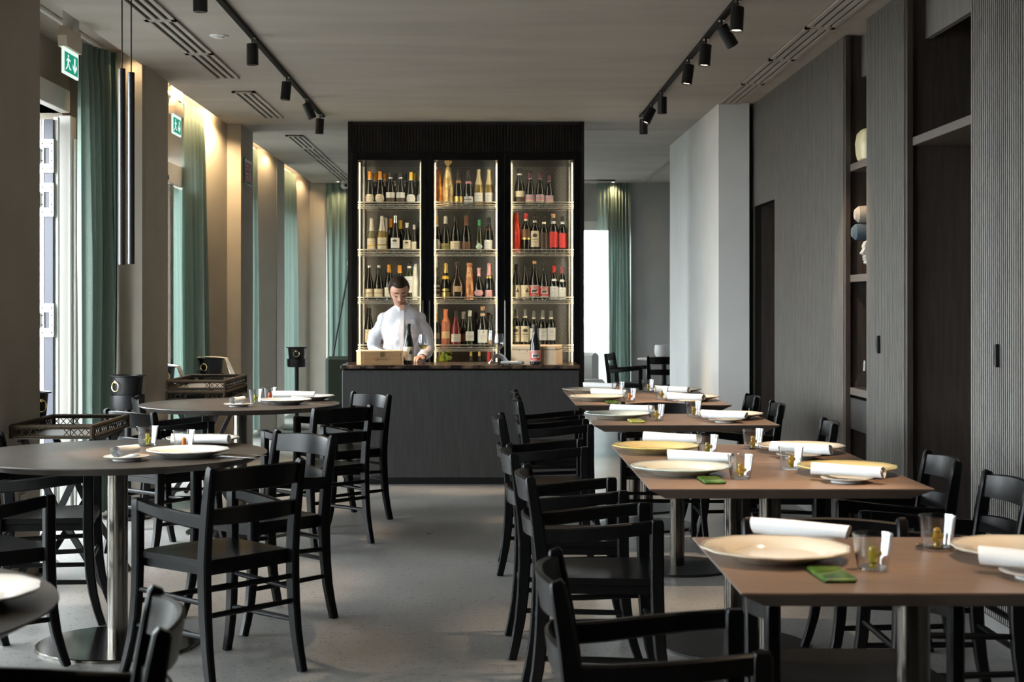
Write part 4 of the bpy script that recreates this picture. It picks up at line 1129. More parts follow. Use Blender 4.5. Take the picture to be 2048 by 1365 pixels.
put(2, 2, 1124, 534, 'dull red capped bottle with white label at the right', cap='dullred', capz=(.80, 1.0), lab='white', labz=(.04, .38), wid=72, neck=(.55, .62, 'white'), art='dot', wide=.95)
# --- fourth shelf
put(3, 0, 738, 617, 'dark bottle with cream house label beside the woman', cap='black', capz=(.82, 1.0), lab='cream', labz=(.12, .46), wid=74, art='house')
put(3, 1, 872.6, 628.6, 'gold capped dark bottle with cream label at the left', kind='bordeaux', cap='goldfoil', capz=(.80, 1.0), lab='cream', labz=(.26, .44), wid=60, collar=(.78, 'white', .05))
put(3, 1, 891.7, 619, 'coral capped bottle of orange rosé wine', kind='bordeaux', glass='rose', cap='coral', capz=(.68, 1.0), lab='tan', labz=(.24, .42), wid=56, wide=1.05)
put(3, 1, 912, 620.5, 'dark red wine bottle with white label', glass='red', cap='black', capz=(.82, 1.0), lab='white', labz=(.15, .36), wid=70, art='dot')
put(3, 1, 927, 624, 'white capped bottle with orange label', glass='green', cap='whitefoil', capz=(.80, 1.0), lab='coral', labz=(.15, .38), wid=66, back=True)
put(3, 1, 939.7, 621, 'white capped bottle with white label and blue dot', kind='flute', glass='green', cap='whitefoil', capz=(.84, 1.0), lab='white', labz=(.18, .43), wid=70, art='dot', band=None, neck=None)
put(3, 1, 953, 624, 'plain black capped bottle in the rear', cap='black', capz=(.8, 1.0), lab=None, back=True)
put(3, 1, 965.3, 613, 'orange corked bottle with large white label', cap='cork', capz=(.90, 1.0), lab='white', labz=(.12, .43), wid=74, collar=(.80, 'tan', .06), art='dot', wide=.95)
put(3, 1, 976.5, 626, 'plain dark bottle in the rear at the right', cap='darkbrown', capz=(.8, 1.0), lab=None, back=True)
put(3, 1, 981.5, 630, 'dark bottle with small tan label at the right frame', kind='flute', cap='black', capz=(.84, 1.0), lab='tan', labz=(.06, .26), wid=60)
cl = dict(kind='bordeaux', cap='grey', capz=(.83, 1.0), lab='cream', labz=(.15, .56), wid=74, collar=(.80, 'cream', .05), glass='dark', wide=.92)
put(3, 2, 1032, 619, 'grey capped bottle with cream label, leftmost of five', **{**cl, 'art': 'crest'})
put(3, 2, 1050.5, 619, 'grey capped bottle with cream label, second of five', **{**cl, 'art': 'crest'})
put(3, 2, 1068, 622, 'grey capped bottle behind the bar bottle, third of five', **{**cl, 'lab': 'white', 'labz': (.20, .52)})
put(3, 2, 1085.6, 622, 'grey capped bottle with pale label, fourth of five', **{**cl, 'lab': 'white', 'labz': (.20, .52)})
put(3, 2, 1102.4, 622, 'grey capped bottle with pale label, rightmost of five', **{**cl, 'lab': 'white', 'labz': (.20, .54)})
t = tag(B(.245, .53, 13.05, 13.30, .966, .992, .004).build('wooden_tray', M_WOODM), 'orange wooden tray behind the five cream label bottles', 'tray')
# --- bottom compartment of the middle door
zb = .831
t = thing('glass_fruit', 'yellow green glass fruit ornament low in the cabinet', 'ornament', (bx(892, 13.0), 13.0, zb))
M_LIME = principled('lime_glass', (0.42, 0.48, 0.05), .12, 0, .6)
MB().lathe([(0, 0), (.035, 0), (.05, .02), (.048, .04), (.03, .07), (.012, .088), (0, .09)], 18, (-.055, 0, 0)).build('pear', M_LIME, t)
g = MB()
for k in range(14): g.sphere((random.uniform(-.03, .045), random.uniform(-.03, .03), .025 + (k % 5) * .02), .021, 10, 7)
g.build('grape_cluster', principled('green_grape_glass', (0.20, 0.27, 0.03), .12), t, kind='stuff')
t = thing('miniature_bottle', 'small bright red bottle low in the middle door', 'bottle', (bx(978, 13.0), 13.0, zb))
MB().lathe([(0, 0), (.014, 0), (.016, .003), (.016, .07), (.013, .085), (.013, .10), (0, .102)], 16).build('body', CC['red'], t)
MB().lathe([(.0165, .075), (.0168, .09), (.0138, .104), (0, .106)], 16).build('cap', CC['red'], t)
for px, lab in ((942, 'small gold topped bottle low in the middle door, left of two'), (959, 'small gold topped bottle low in the middle door, right of two')):
    t = thing('miniature_bottle', lab, 'bottle', (bx(px, 13.05), 13.05, zb))
    MB().lathe([(0, 0), (.016, 0), (.017, .003), (.017, .05), (.012, .06), (.011, .09), (0, .092)], 16).build('body', GL['dark'], t)
    MB().lathe([(.0125, .058), (.0125, .09), (.010, .098), (0, .098)], 16).build('cap', CC['goldfoil'], t)
t = thing('pewter_jar', 'small pale pewter jar low in the cabinet at left', 'jar', (bx(874, 13.0), 13.0, zb))
MB().lathe([(0, 0), (.022, 0), (.024, .006), (.04, .06), (.042, .09), (.038, .09), (.02, .01), (0, .01)], 20).build('body', CC['silver'], t)
MB().torus((0, 0, .09), .04, .003, 'xy').build('rim', CC['silver'], t)

# ================================================================== BAR COUNTER
ct = thing('bar_counter', 'charcoal oak bar counter with a dark marble top', 'counter', (0, 0, 0))
B(-1.08, .682, 11.145, 11.70, .05, .850, .003).build('body', M_COUNTER, ct)
B(-1.07, .672, 11.165, 11.68, .845, .864).build('shadow_gap', M_BLACKG, ct)
B(-1.088, .690, 11.11, 11.72, .863, .889, .003).build('countertop', M_MARBLE, ct)
B(-1.07, .672, 11.16, 11.69, 0, .05).build('plinth', M_BLACK, ct)
ZC = .889
def on_bar(px, py):
    Y = (CH - ZC) * FP / (py - VY); return (px - VX) / FP * Y, Y
# wooden boxes
def wine_box(x, y, rz, w, d, h, label, lid='slide'):
    t = thing('wooden_wine_box', label, 'box', (x, y, ZC + .0005), rz)
    bd = MB().box(-w / 2, -w / 2 + .012, -d / 2, d / 2, 0, h).box(w / 2 - .012, w / 2, -d / 2, d / 2, 0, h)
    bd.box(-w / 2 + .012, w / 2 - .012, d / 2 - .012, d / 2, 0, h).box(-w / 2 + .012, w / 2 - .012, -d / 2, -d / 2 + .012, 0, h).box(-w / 2 + .012, w / 2 - .012, -d / 2 + .012, d / 2 - .012, 0, .01)
    bd.build('body', M_WOODL if lid != 'slide' else M_WOODM, t, smooth=False)
    if lid == 'slide':
        B(-w / 2 - .004, w / 2 + .004, -d / 2 - .004, d / 2 + .004, h, h + .012, .002).build('lid', M_WOODL, t)
        B(-w / 2 + .02, w / 2 - .02, -d / 2 - .004, -d / 2 + .001, .012, h - .006, .001).build('front_panel', M_WOODM, t)
        cl = MB().prism([(-.014, h - .032), (-.016, h - .012), (-.008, h + .004), (.008, h + .004), (.016, h - .012), (.014, h - .032)], -d / 2 - .011, -d / 2 - .004, 'y').build('clasp', M_BRASS, t, smooth=False)
        cu = bpy.data.curves.new('lettering', 'FONT'); cu.body = 'Jermann'; cu.size = .026; cu.extrude = .0003; cu.align_x = 'CENTER'; cu.shear = .25
        tmp = bpy.data.objects.new('lettering', cu); COL.objects.link(tmp); bpy.context.view_layer.update()
        me = bpy.data.meshes.new_from_object(tmp.evaluated_get(bpy.context.evaluated_depsgraph_get())); bpy.data.objects.remove(tmp)
        me.materials.clear(); me.materials.append(CC['darkbrown'])
        lo_ = link('lettering', me, t); lo_.rotation_euler = (pi / 2, 0, 0); lo_.location = (0, -d / 2 - .0045, .032)
        ov = MB(); pts = [(.062 * cos(2 * pi * k / 28), -d / 2 - .0043, .040 + .015 * sin(2 * pi * k / 28)) for k in range(29)]
        ov.tube(pts, .0007, 4, False).build('oval_outline', CC['darkbrown'], t)
    else:
        B(-w / 2, w / 2, -d / 2, d / 2, h + .001, h + .034, .006).build('lid', M_WOODL, t)
        m = MB()
        for a, b_ in ((-.11, h - .004), (-.05, h - .008)): m.lathe([(0, 0), (.004, 0), (.004, .002), (0, .002)], 8, (a, -d / 2 - .0021, b_), None, 'y')
        m.build('nail', CC['darkbrown'], t)
    return t
x, y = on_bar(754, 730.2)
wine_box(x + .01, y + .13, radians(14), .318, .20, .092, 'pale wooden wine box with brass clasp and lettering, left on the bar', 'slide')
x, y = on_bar(1070, 730)
wine_box(x + .02, y + .17, radians(-14), .345, .24, .108, 'larger plain pine wine box, right on the bar behind a bottle', 'hinge')
x, y = on_bar(817, 728.5)
bottle(x, y, ZC + .0005, 'open dark bottle with cream house label standing before the woman', h=.303, cap='black', capz=(.72, 1.0), lab='cream', labz=(.09, .43), wid=74, art='house', group=None, rz=.15)
x, y = on_bar(1070.5, 730)
bottle(x, y, ZC + .0005, 'dark bottle with red animal label standing on the bar', h=.300, cap='black', capz=(.80, 1.0), lab='white', labz=(.09, .36), wid=66, art='beast', group=None, rz=0)
M_WINE = thin_glass('white_wine', (0.95, 0.80, 0.42), 1.33, 1.0)
def wine_glass(x, y, label, wine=False, k=1.0):
    t = thing('wine_glass', label, 'wine glass', (x, y, ZC + .0005))
    pr = [(0, 0), (.034, .0005), (.035, .002), (.018, .006), (.005, .012), (.0035, .03), (.0035, .095), (.006, .103), (.022, .118), (.038, .140), (.0405, .152), (.037, .180), (.0305, .222), (.0300, .2225), (.036, .180), (.0395, .152), (.037, .141), (.021, .120), (0, .109)]
    MB().lathe([(r * k, z * k) for r, z in pr], 32).build('bowl_and_stem', thin_glass('stemware_glass', (.97, .98, .98), 1.5, 2.2), t)
    if wine:
        MB().lathe([(0, .110), (.020, .121), (.0362, .142), (.0362, .1425), (0, .1425)], 28).build('wine', M_WINE, t)
    return t
x, y = on_bar(846, 728.5); wine_glass(x, y, 'stemmed glass of white wine by the woman\'s hand', True)
x, y = on_bar(998, 729); wine_glass(x, y, 'empty stemmed wine glass right of centre on the bar', False, 1.03)
x, y = on_bar(986, 726.5); wine_glass(x, y, 'second empty wine glass just behind, farther back on the bar', False, 1.12)
# folded cloth on the bar
t = thing('folded_napkin', 'pale napkin folded and rolled on the bar', 'napkin', (*on_bar(1022, 729.5), ZC + .0005), radians(12))
def napkin_mesh(L, R, turns=2.6, taper=.12, seed=0):
    rnd = random.Random(seed); vs = []; fs = []; n = 64; m = 14
    for j in range(m + 1):
        s_ = j / m; xx = (s_ - .5) * L
        kk = 1 - taper * s_ + .05 * sin(5 * s_ + seed)
        for i in range(n + 1):
            u = i / n; th = -u * turns * 2 * pi + .6
            r = R * kk * (1 - .90 * u) * (1 + .035 * sin(3 * th + 4 * s_ + seed))
            sh = .005 * (1 - u) * sin(th + seed) * (1 if s_ > .5 else -1) * abs(2 * s_ - 1) ** 3
            vs.append((xx + sh, r * cos(th), R + r * sin(th)))
    for j in range(m):
        for i in range(n):
            a = j * (n + 1) + i; fs.append((a, a + 1, a + n + 2, a + n + 1))
    return MB().add(vs, fs)
nm = napkin_mesh(.16, .017, 2.0, .2, 4)
nm.build('roll', M_NAP, t)
m = MB(); vs = []; fs = []
for i in range(9):
    for j in range(7):
        u, v = i / 8, j / 6
        vs.append((-.17 + .16 * u, .01 + .09 * (v - .3), .004 + .085 * max(0, sin(pi * u)) * (1 - v * .55) + .006 * sin(7 * u + 4 * v)))
for i in range(8):
    for j in range(6): a = i * 7 + j; fs.append((a, a + 1, a + 8, a + 7))
m.add(vs, fs).build('fold', M_NAP, t)

# ================================================================== TABLES
ZT = 0.755
def pedestal(t, r_col, r_base, mat_c, mat_b, top):
    MB().lathe([(0, .0005), (r_base, .0005), (r_base, .009), (r_base - .004, .012), (0, .014)], 48).build('base_plate', mat_b, t)
    MB().lathe([(r_col, .0135), (r_col, top - .012), (r_col + .09, top - .010), (r_col + .09, top - .0005), (0, top - .0005)], 40).build('column', mat_c, t)
RX = .965
def square_table(yc, d, label):
    t = thing('square_table', label, 'table', (RX, yc, 0), 0, 'square dining tables in the right row')
    hx, hy = .451, d / 2
    m = MB(); lv = [(0, ZT), (.0, ZT - .004), (.058, ZT - .038)]
    m.add([(-hx, -hy, ZT), (hx, -hy, ZT), (hx, hy, ZT), (-hx, hy, ZT)], [(0, 1, 2, 3)])
    m.build('tabletop', M_TOP, t, smooth=False)
    e = MB(); vs = []
    for ins, z in lv:
        vs += [(-hx + ins, -hy + ins, z), (hx - ins, -hy + ins, z), (hx - ins, hy - ins, z), (-hx + ins, hy - ins, z)]
    fs = [(8, 11, 10, 9)]
    for L in range(2):
        for k in range(4):
            k2 = (k + 1) % 4; fs.append((L * 4 + k, L * 4 + k2, L * 4 + 4 + k2, L * 4 + 4 + k))
    e.add(vs, fs).build('bevelled_edge', M_TOPE, t, smooth=False)
    pedestal(t, .037, .29, M_BRONZE, M_BLACK, ZT - .038)
    return t
TC = [3.40, 5.125, 5.885, 7.635, 9.07, 9.835]
TN = ['nearest', 'second', 'third', 'fourth', 'fifth', 'farthest']
TD = [.73, .752, .752, .752, .755, .755]
for yc, d, nm_ in zip(TC, TD, TN):
    square_table(yc, d, '%s square brown oak table in the right row, on a dark pedestal' % nm_)
RTAB = [(-1.42, 2.85), (-1.455, 5.90), (-1.455, 8.82)]
RTN = ['nearest', 'middle', 'farthest']
for (x, y), nm_ in zip(RTAB, RTN):
    t = thing('round_table', '%s round dark table on a steel pedestal, left side' % nm_, 'table', (x, y, 0), 0, 'round tables on the left')
    R = .583
    MB().lathe([(0, ZT), (R, ZT), (R + .001, ZT - .004), (R - .05, ZT - .030), (0, ZT - .030)], 72).build('tabletop', M_RTOP, t, ang=20)
    pedestal(t, .040, .315, M_STEEL, M_STEEL, ZT - .030)

# ================================================================== TABLEWARE
scal12 = lambda th, r, z: 1 + (.030 * abs(cos(6 * th)) - .01 if r > .13 else 0)
PLM = {}
# charger plates have a raised scalloped rim and a sunken well
def charger(x, y, label, mat, R=.168, rz=0.0, z=ZT, group='charger plates'):
    key = (mat.name, R)
    if key not in PLM:
        k = R / .168
        pr = [(0, .006), (.085, .006), (.090, .002), (.094, .0005), (.099, .003), (.112, .009), (.163, .0245), (.168, .027), (.167, .0295), (.160, .0285), (.121, .0225), (.106, .0095), (0, .0075)]
        PLM[key] = MB().lathe([(r * k, zz) for r, zz in pr], 72, (0, 0, 0), scal12).mesh('charger_plate', mat)
    o = link('charger_plate', PLM[key]); o.location = (x, y, z + .0002); o.rotation_euler = (0, 0, rz)
    rk = ('rim', mat.name, R)
    if rk not in PLM:
        k = R / .168
        rc = {'pale_blue_rimmed_ceramic': (.42, .52, .50), 'yellow_ceramic': (.50, .46, .16)}.get(mat.name, (.44, .40, .33) if mat is not M_CERW else (.50, .50, .49))
        PLM[rk] = MB().lathe([(.1605 * k, .0291), (.167 * k, .0302), (.1690 * k, .0272), (.1645 * k, .0243)], 72, (0, 0, 0), scal12).mesh('glazed_rim', principled('rim_' + mat.name, rc, .1))
    link('glazed_rim', PLM[rk], o)
    return tag(o, label, 'plate', group)
SPM = MB().lathe([(0, .005), (.045, .005), (.048, .0005), (.052, .0005), (.053, .006), (.083, .0145), (.085, .017), (.082, .0175), (.054, .0105), (0, .0085)], 48).mesh('side_plate', M_CERW)
def side_plate(x, y, label, z=ZT):
    o = link('side_plate', SPM); o.location = (x, y, z + .0002)
    return tag(o, label, 'plate', 'small side plates')
NPM = [napkin_mesh(.240, .0235, 3.6, .12, s_).mesh('rolled_napkin', M_NAP, True, 60) for s_ in range(4)]
def napkin(x, y, z, rz, label, s_=0, k=1.0, tilt=0.0):
    o = link('rolled_napkin', NPM[s_ % 4]); o.location = (x, y, z); o.rotation_euler = (0, tilt, rz); o.scale = (k, 1, 1)
    return tag(o, label, 'napkin', 'rolled white napkins')
TUM = MB().lathe([(0, .0005), (.030, .0005), (.0335, .003), (.0440, .080), (.0432, .0808), (.0424, .080), (.0322, .008), (0, .006)], 40).mesh('glass_body', thin_glass('tumbler_glass', (.975, .98, .985), 1.5, 2.4))
FIG = {}
def figure_mesh(kind, mat):
    key = (kind, mat.name)
    if key not in FIG:
        m = MB()
        m.lathe([(0, .0065), (.0085, .007), (.0065, .014), (.0095, .022), (.0105, .030), (.0085, .037), (.0095, .042), (.0075, .050), (0, .0535)], 14)
        if kind == 0: m.sphere((.0155, 0, .036), (.0055, .0055, .0065), 10, 7); m.tube([(.008, 0, .031), (.0145, 0, .031)], .0035, 8)
        if kind == 1: m.sphere((.013, -.003, .030), .006, 10, 7); m.sphere((-.011, .002, .024), .005, 10, 7)
        if kind == 2:
            for k in range(5): m.sphere((.011 * cos(k * 1.26), .011 * sin(k * 1.26), .016), .0065, 10, 6)
        FIG[key] = m.mesh('glass_figure', mat)
    return FIG[key]
def tumbler(x, y, label, kind=0, mat=None, z=ZT, rz=0.0):
    t = thing('tumbler', label, 'glass', (x, y, z + .0002), rz, 'tumblers with coloured glass figures')
    link('glass_body', TUM, t); link('glass_figure', figure_mesh(kind, mat or M_AMBER), t)
    return t
TLM = {}
def green_tile(x, y, label, mat, rz=0.0):
    if mat.name not in TLM:
        m = MB().box(-.036, .036, -.076, .076, .0005, .011, .004)
        TLM[mat.name] = m.mesh('ceramic_rest', mat)
    o = link('ceramic_rest', TLM[mat.name]); o.location = (x, y, ZT + .0002); o.rotation_euler = (0, 0, rz)
    return tag(o, label, 'cutlery rest', 'green ceramic rests')
KN = MB().sweep([(-.10, 0, .004), (-.04, 0, .0045), (0, 0, .004), (.10, 0, .003)], [(.008, .006), (.012, .007), (.009, .005), (.016, .0015)], (0, 1, 0)).mesh('table_knife', M_SILVER)
FKm = MB().sweep([(-.10, 0, .004), (-.03, 0, .003), (.03, 0, .004), (.05, 0, .006)], [(.013, .003), (.006, .003), (.007, .003), (.022, .002)], (0, 1, 0))
for k in range(4): FKm.sweep([(.05, -.0085 + k * .0057, .006), (.075, -.008 + k * .0053, .0035), (.095, -.008 + k * .0053, .005)], (.0028, .002), (0, 1, 0))
FK = FKm.mesh('table_fork', M_SILVER)
def cutlery(me, name, x, y, rz, label, z=ZT):
    o = link(name, me); o.location = (x, y, z + .0005); o.rotation_euler = (0, 0, rz)
    return tag(o, label, name.split('_')[1], None)

plate_mats = [(M_CERC, M_CERC, 'cream', 'cream'), (M_CERB, M_CERY, 'pale blue rimmed', 'yellow'), (M_CERY, M_CERC, 'yellow', 'cream'), (M_CERB, M_CERC, 'pale rimmed', 'cream'), (M_CERC, M_CERC, 'cream', 'cream'), (M_CERC, M_CERC, 'cream', 'cream')]
fig_mats = [(M_OLIVE, M_AMBER, 'olive', 'amber'), (M_AMBER, M_AMBER, 'amber', 'amber'), (M_OLIVE, M_AMBER, 'dark green', 'amber'), (M_AMBER, M_AMBER, 'amber', 'amber'), (M_COPPERG, M_AMBER, 'copper', 'amber'), (M_COPPERG, M_AMBER, 'copper', 'amber')]
for i, yc in enumerate(TC):
    tn = TN[i] + ' square table'; ma, mb_, na, nb = plate_mats[i]; fa, fb, nfa, nfb = fig_mats[i]
    j = lambda s_=.01: random.uniform(-s_, s_)
    lx = RX - .30 + (.0 if i else -.005)
    charger(lx, yc + .045, '%s scalloped charger plate on the left of the %s' % (na, tn), ma, rz=.3 * i)
    charger(RX + .275, yc + .045, '%s scalloped charger plate on the right of the %s' % (nb, tn), mb_, rz=.2 + .3 * i)
    side_plate(RX - .205, yc + .265, 'white side plate under a napkin, far left of the %s' % tn)
    napkin(RX - .205 + j(), yc + .245 + j(), ZT + .017, radians(-29) + j(.08), 'rolled white napkin on the left of the %s' % tn, i)
    side_plate(RX + .215, yc - .20, 'white side plate under a napkin, near right of the %s' % tn)
    napkin(RX + .215 + j(), yc - .20 + j(), ZT + .017, radians(-33) + j(.08), 'rolled white napkin on the right of the %s' % tn, i + 1)
    tumbler(RX - .117, yc - .098, 'tumbler with %s glass figure, left of the %s' % (nfa, tn), i % 2, fa)
    tumbler(RX + .108, yc + .180, 'tumbler with %s glass figure, right of the %s' % (nfb, tn), (i + 1) % 2, fb, rz=.6)
    if i in (0, 1, 3, 4):
        gm, gn = [(M_GREEN, 'glossy green'), (M_GREEN, 'green streaked'), None, (M_GREENY, 'lime yellow'), (M_GREEN, 'dark green')][i]
        green_tile(RX - .228 + (.0 if i else .0), yc - .185, '%s ceramic rest beside the left plate of the %s' % (gn, tn), gm, radians(2))
cutlery(KN, 'table_knife', RX + .165, TC[0] + .19, radians(-14), 'steel knife behind the right plate of the nearest square table')

# round tables
(x0, y0), (x1, y1), (x2, y2) = RTAB
charger(-1.045, 2.93, 'white scalloped plate on the nearest round table, lower left corner', M_CERW, .165)
charger(-1.150, 5.76, 'grey-white scalloped charger in front on the middle round table', M_CERW, .155)
side_plate(-1.352, 5.62, 'white side plate with upright napkin on the middle round table')
napkin(-1.355, 5.63, ZT + .014, radians(68), 'white napkin rolled towards the camera on the middle round table', 1, .55)
tumbler(-1.405, 6.20, 'tumbler with olive glass figure, left on the middle round table', 1, M_OLIVE)
charger(-1.190, 6.27, 'yellow cream charger at the rear of the middle round table', M_CERC, .150)
napkin(-1.175, 6.13, ZT + .012, radians(-4), 'rolled white napkin at the rear of the middle round table', 2, 1.0)
tumbler(-1.215, 6.005, 'tumbler with orange glass figure before the napkin, middle round table', 2, M_COPPERG)
cutlery(KN, 'table_knife', -.955, 5.70, radians(-24), 'steel knife right of the plate on the middle round table')
cutlery(FK, 'table_fork', -.935, 5.78, radians(-24), 'steel fork right of the plate on the middle round table')
charger(-1.185, 8.80, 'peach lit charger plate on the farthest round table', M_CERW, .150)
side_plate(-1.425, 8.58, 'white side plate with a short rolled napkin, farthest round table')
napkin(-1.430, 8.60, ZT + .014, radians(70), 'white napkin rolled towards the camera on the farthest round table', 3, .5)
tumbler(-1.375, 8.88, 'tumbler with olive glass figure, left on the farthest round table', 0, M_OLIVE)
tumbler(-1.318, 9.08, 'tumbler with red glass flower figure, farthest round table', 2, principled('red_glass', (.85, .12, .04), .05, 0, .6, Transmission_Weight=.5))
charger(-1.085, 9.15, 'charger plate at the rear of the farthest round table', M_CERW, .150)
napkin(-1.17, 9.05, ZT + .020, radians(-3), 'long white napkin at the rear of the farthest round table', 0, 1.05)
cutlery(KN, 'table_knife', -1.00, 8.70, radians(-20), 'steel knife on the right of the farthest round table')

# ================================================================== CHAIRS
def post(mb, pts, sz): return mb.sweep(pts, sz, (1, 0, 0), .16)
def make_chair(name, label):
    t = thing(name, label, 'chair', (0, 0, 0), 0, 'black wooden armchairs')
    bz = lambda z: -.183 - .045 * max(0, (z - .44) / .34) ** 1.4          # rear post lean
    for s_ in (-1, 1):
        P = [(s_ * .205, -.232, 0), (s_ * .203, -.216, .07), (s_ * .201, -.201, .15), (s_ * .200, -.190, .25), (s_ * .200, -.184, .36), (s_ * .200, -.183, .44), (s_ * .200, bz(.54), .54), (s_ * .201, bz(.64), .64), (s_ * .202, bz(.72), .72), (s_ * .2025, bz(.768), .768), (s_ * .2025, bz(.777) - .002, .777)]
        S = [(.030, .034), (.031, .036), (.032, .040), (.033, .044), (.034, .047), (.034, .048), (.034, .046), (.033, .042), (.031, .037), (.029, .033), (.020, .022)]
        post(MB(), P, S).build('leg', M_CHAIR, t)
        P = [(s_ * .236, .246, 0), (s_ * .231, .226, .06), (s_ * .225, .208, .13), (s_ * .220, .196, .21), (s_ * .217, .189, .31), (s_ * .216, .186, .42), (s_ * .216, .186, .55), (s_ * .216, .186, .628), (s_ * .216, .186, .638)]
        S = [(.030, .030), (.031, .033), (.032, .036), (.033, .040), (.034, .042), (.034, .043), (.034, .043), (.034, .043), (.026, .034)]
        post(MB(), P, S).build('leg', M_CHAIR, t)
        A = [(s_ * .203, bz(.585) + .012, .582), (s_ * .214, -.11, .586), (s_ * .228, -.01, .596), (s_ * .229, .08, .606), (s_ * .220, .168, .615)]
        MB().sweep(A, [(.023, .050), (.023, .050), (.023, .048), (.023, .045), (.022, .043)], (1, 0, 0), .22).build('armrest', M_CHAIR, t)
    # seat: dished plank with a rounded front and a second lower edge line
    N = 14; vs = []; fs = []
    def outline(u, v, ins=0.0):
        y = -.178 + .390 * v; hw = (.185 + .030 * v - ins); return (2 * u - 1) * hw, y - (.018 * (2 * u - 1) ** 2 if v > .5 else 0) * (v - .5) * 2
    top = []; 
    for j in range(N + 1):
        for i in range(N + 1):
            u, v = i / N, j / N
            x, y = outline(u, v); dsh = .010 * sin(pi * u) * sin(pi * min(1, v * 1.15)) if v < .87 else 0
            vs.append((x, y, .446 - dsh))
    o = len(vs)
    for j in range(N + 1):
        for i in range(N + 1):
            u, v = i / N, j / N; x, y = outline(u, v); vs.append((x, y, .424))
    q = N + 1
    for j in range(N):
        for i in range(N):
            a = j * q + i; fs.append((a, a + 1, a + q + 1, a + q)); fs.append((o + a, o + a + q, o + a + q + 1, o + a + 1))
    for i in range(N):
        fs += [(i, o + i, o + i + 1, i + 1), (N * q + i, N * q + i + 1, o + N * q + i + 1, o + N * q + i), (i * q, (i + 1) * q, o + (i + 1) * q, o + i * q), (i * q + N, o + i * q + N, o + (i + 1) * q + N, (i + 1) * q + N)]
    MB().add(vs, fs).build('seat', M_CHAIR, t)
    MB().prism([(-.178, -.172), (.178, -.172), (.200, .176), (.10, .192), (-.10, .192), (-.200, .176)], .392, .4215).build('seat_frame', M_CHAIR, t, smooth=False)
    for zc, hh in ((.727, .078), (.600, .058)):
        m = MB(); vs = []; fs = []; n = 12
        for i in range(n + 1):
            u = 2 * i / n - 1; x = u * .188
            bow = -.040 * (1 - u * u)
            arch = .008 * (1 - u * u)
            for (dz, dy) in ((-hh / 2 + .003, -.009), (-hh / 2, 0), (-hh / 2 + .003, .009), (hh / 2 - .004 + arch, .008), (hh / 2 + arch, 0), (hh / 2 - .004 + arch, -.008)):
                vs.append((x, bz(zc + dz) + bow + dy, zc + dz))
        for i in range(n):
            for k in range(6):
                k2 = (k + 1) % 6; fs.append((i * 6 + k, i * 6 + k2, i * 6 + 6 + k2, i * 6 + 6 + k))
        fs += [tuple(range(5, -1, -1)), tuple(n * 6 + k for k in range(6))]
        m.add(vs, fs).build('back_slat', M_CHAIR, t)
    def rod(a, b): MB().tube([a, tuple((Vector(a) + Vector(b)) / 2), b], [.0095, .011, .0095], 10).build('stretcher', M_CHAIR, t)
    for s_ in (-1, 1):
        rod((s_ * .201, -.187, .30), (s_ * .218, .189, .31)); rod((s_ * .201, -.196, .185), (s_ * .220, .197, .178))
    rod((-.2, -.190, .255), (.2, -.190, .255)); rod((-.217, .192, .262), (.217, .192, .262)); rod((-.2, -.184, .345), (.2, -.184, .345))
    return t
_ch0 = make_chair('dining_chair', 'black wooden armchair')
_used = [False]
def chair(x, y, face, label, group='black wooden armchairs'):
    """face = compass heading of the sitter: 0 = +Y (away from the camera), 90 = -X, -90 = +X, 180 = towards the camera"""
    if not _used[0]:
        _used[0] = True; _ch0.location = (x, y, 0); _ch0.rotation_euler = (0, 0, radians(face)); _ch0['label'] = label; return _ch0
    return dup(_ch0, (x, y, 0), radians(face), label, group)
# round tables: one chair on each diagonal
chair(-.985, 5.475, 48, 'black armchair with its back to us, right of the middle round table')
chair(-.965, 6.395, 133, 'black armchair facing us across the middle round table, right side')
chair(-1.90, 5.55, -45, 'black armchair cut by the left frame edge, near side of the middle round table')
chair(-1.89, 6.45, -80, 'black armchair on the far left of the middle round table')
chair(-.960, 8.41, 47, 'black armchair with its back to us, right of the farthest round table')
chair(-.915, 9.36, 128, 'black armchair facing us beyond the farthest round table, right side')
chair(-1.75, 8.12, -40, 'black armchair on the near left of the farthest round table')
chair(-1.90, 9.18, -75, 'black armchair on the far left of the farthest round table')
chair(-.83, 2.735, 104, 'blurred black armchair in the foreground, right of the nearest round table')
# left side of the right row, facing the tables
chair(.375, 3.245, -92, 'nearest black armchair along the aisle, beside the nearest square table')
chair(.365, 5.09, -90, 'second black armchair along the aisle, at the second square table')
chair(.320, 5.86, -89, 'third black armchair along the aisle, at the third square table')
chair(.295, 7.60, -91, 'fourth black armchair along the aisle, at the fourth square table')
chair(.415, 8.98, -90, 'fifth black armchair along the aisle, at the fifth square table')
chair(.410, 9.72, -90, 'last black armchair along the aisle, before the bar')
# wall side, facing the tables
chair(1.470, 4.885, 90, 'black armchair along the panelled wall, nearest, cut by the right edge')
chair(1.465, 5.585, 88, 'black armchair along the panelled wall, before the empty bay')
chair(1.430, 7.28, 84, 'black armchair along the panelled wall, before the narrow shelving bay')
chair(1.430, 8.60, 86, 'black armchair along the panelled wall, at the fifth table')
chair(1.410, 9.28, 88, 'farthest black armchair along the panelled wall, by the grey column')
chair(.885, 3.715, 180, 'black armchair facing us at the end of the nearest square table')
chair(.97, 8.40, 177, 'black armchair facing us between the fourth and fifth square tables')
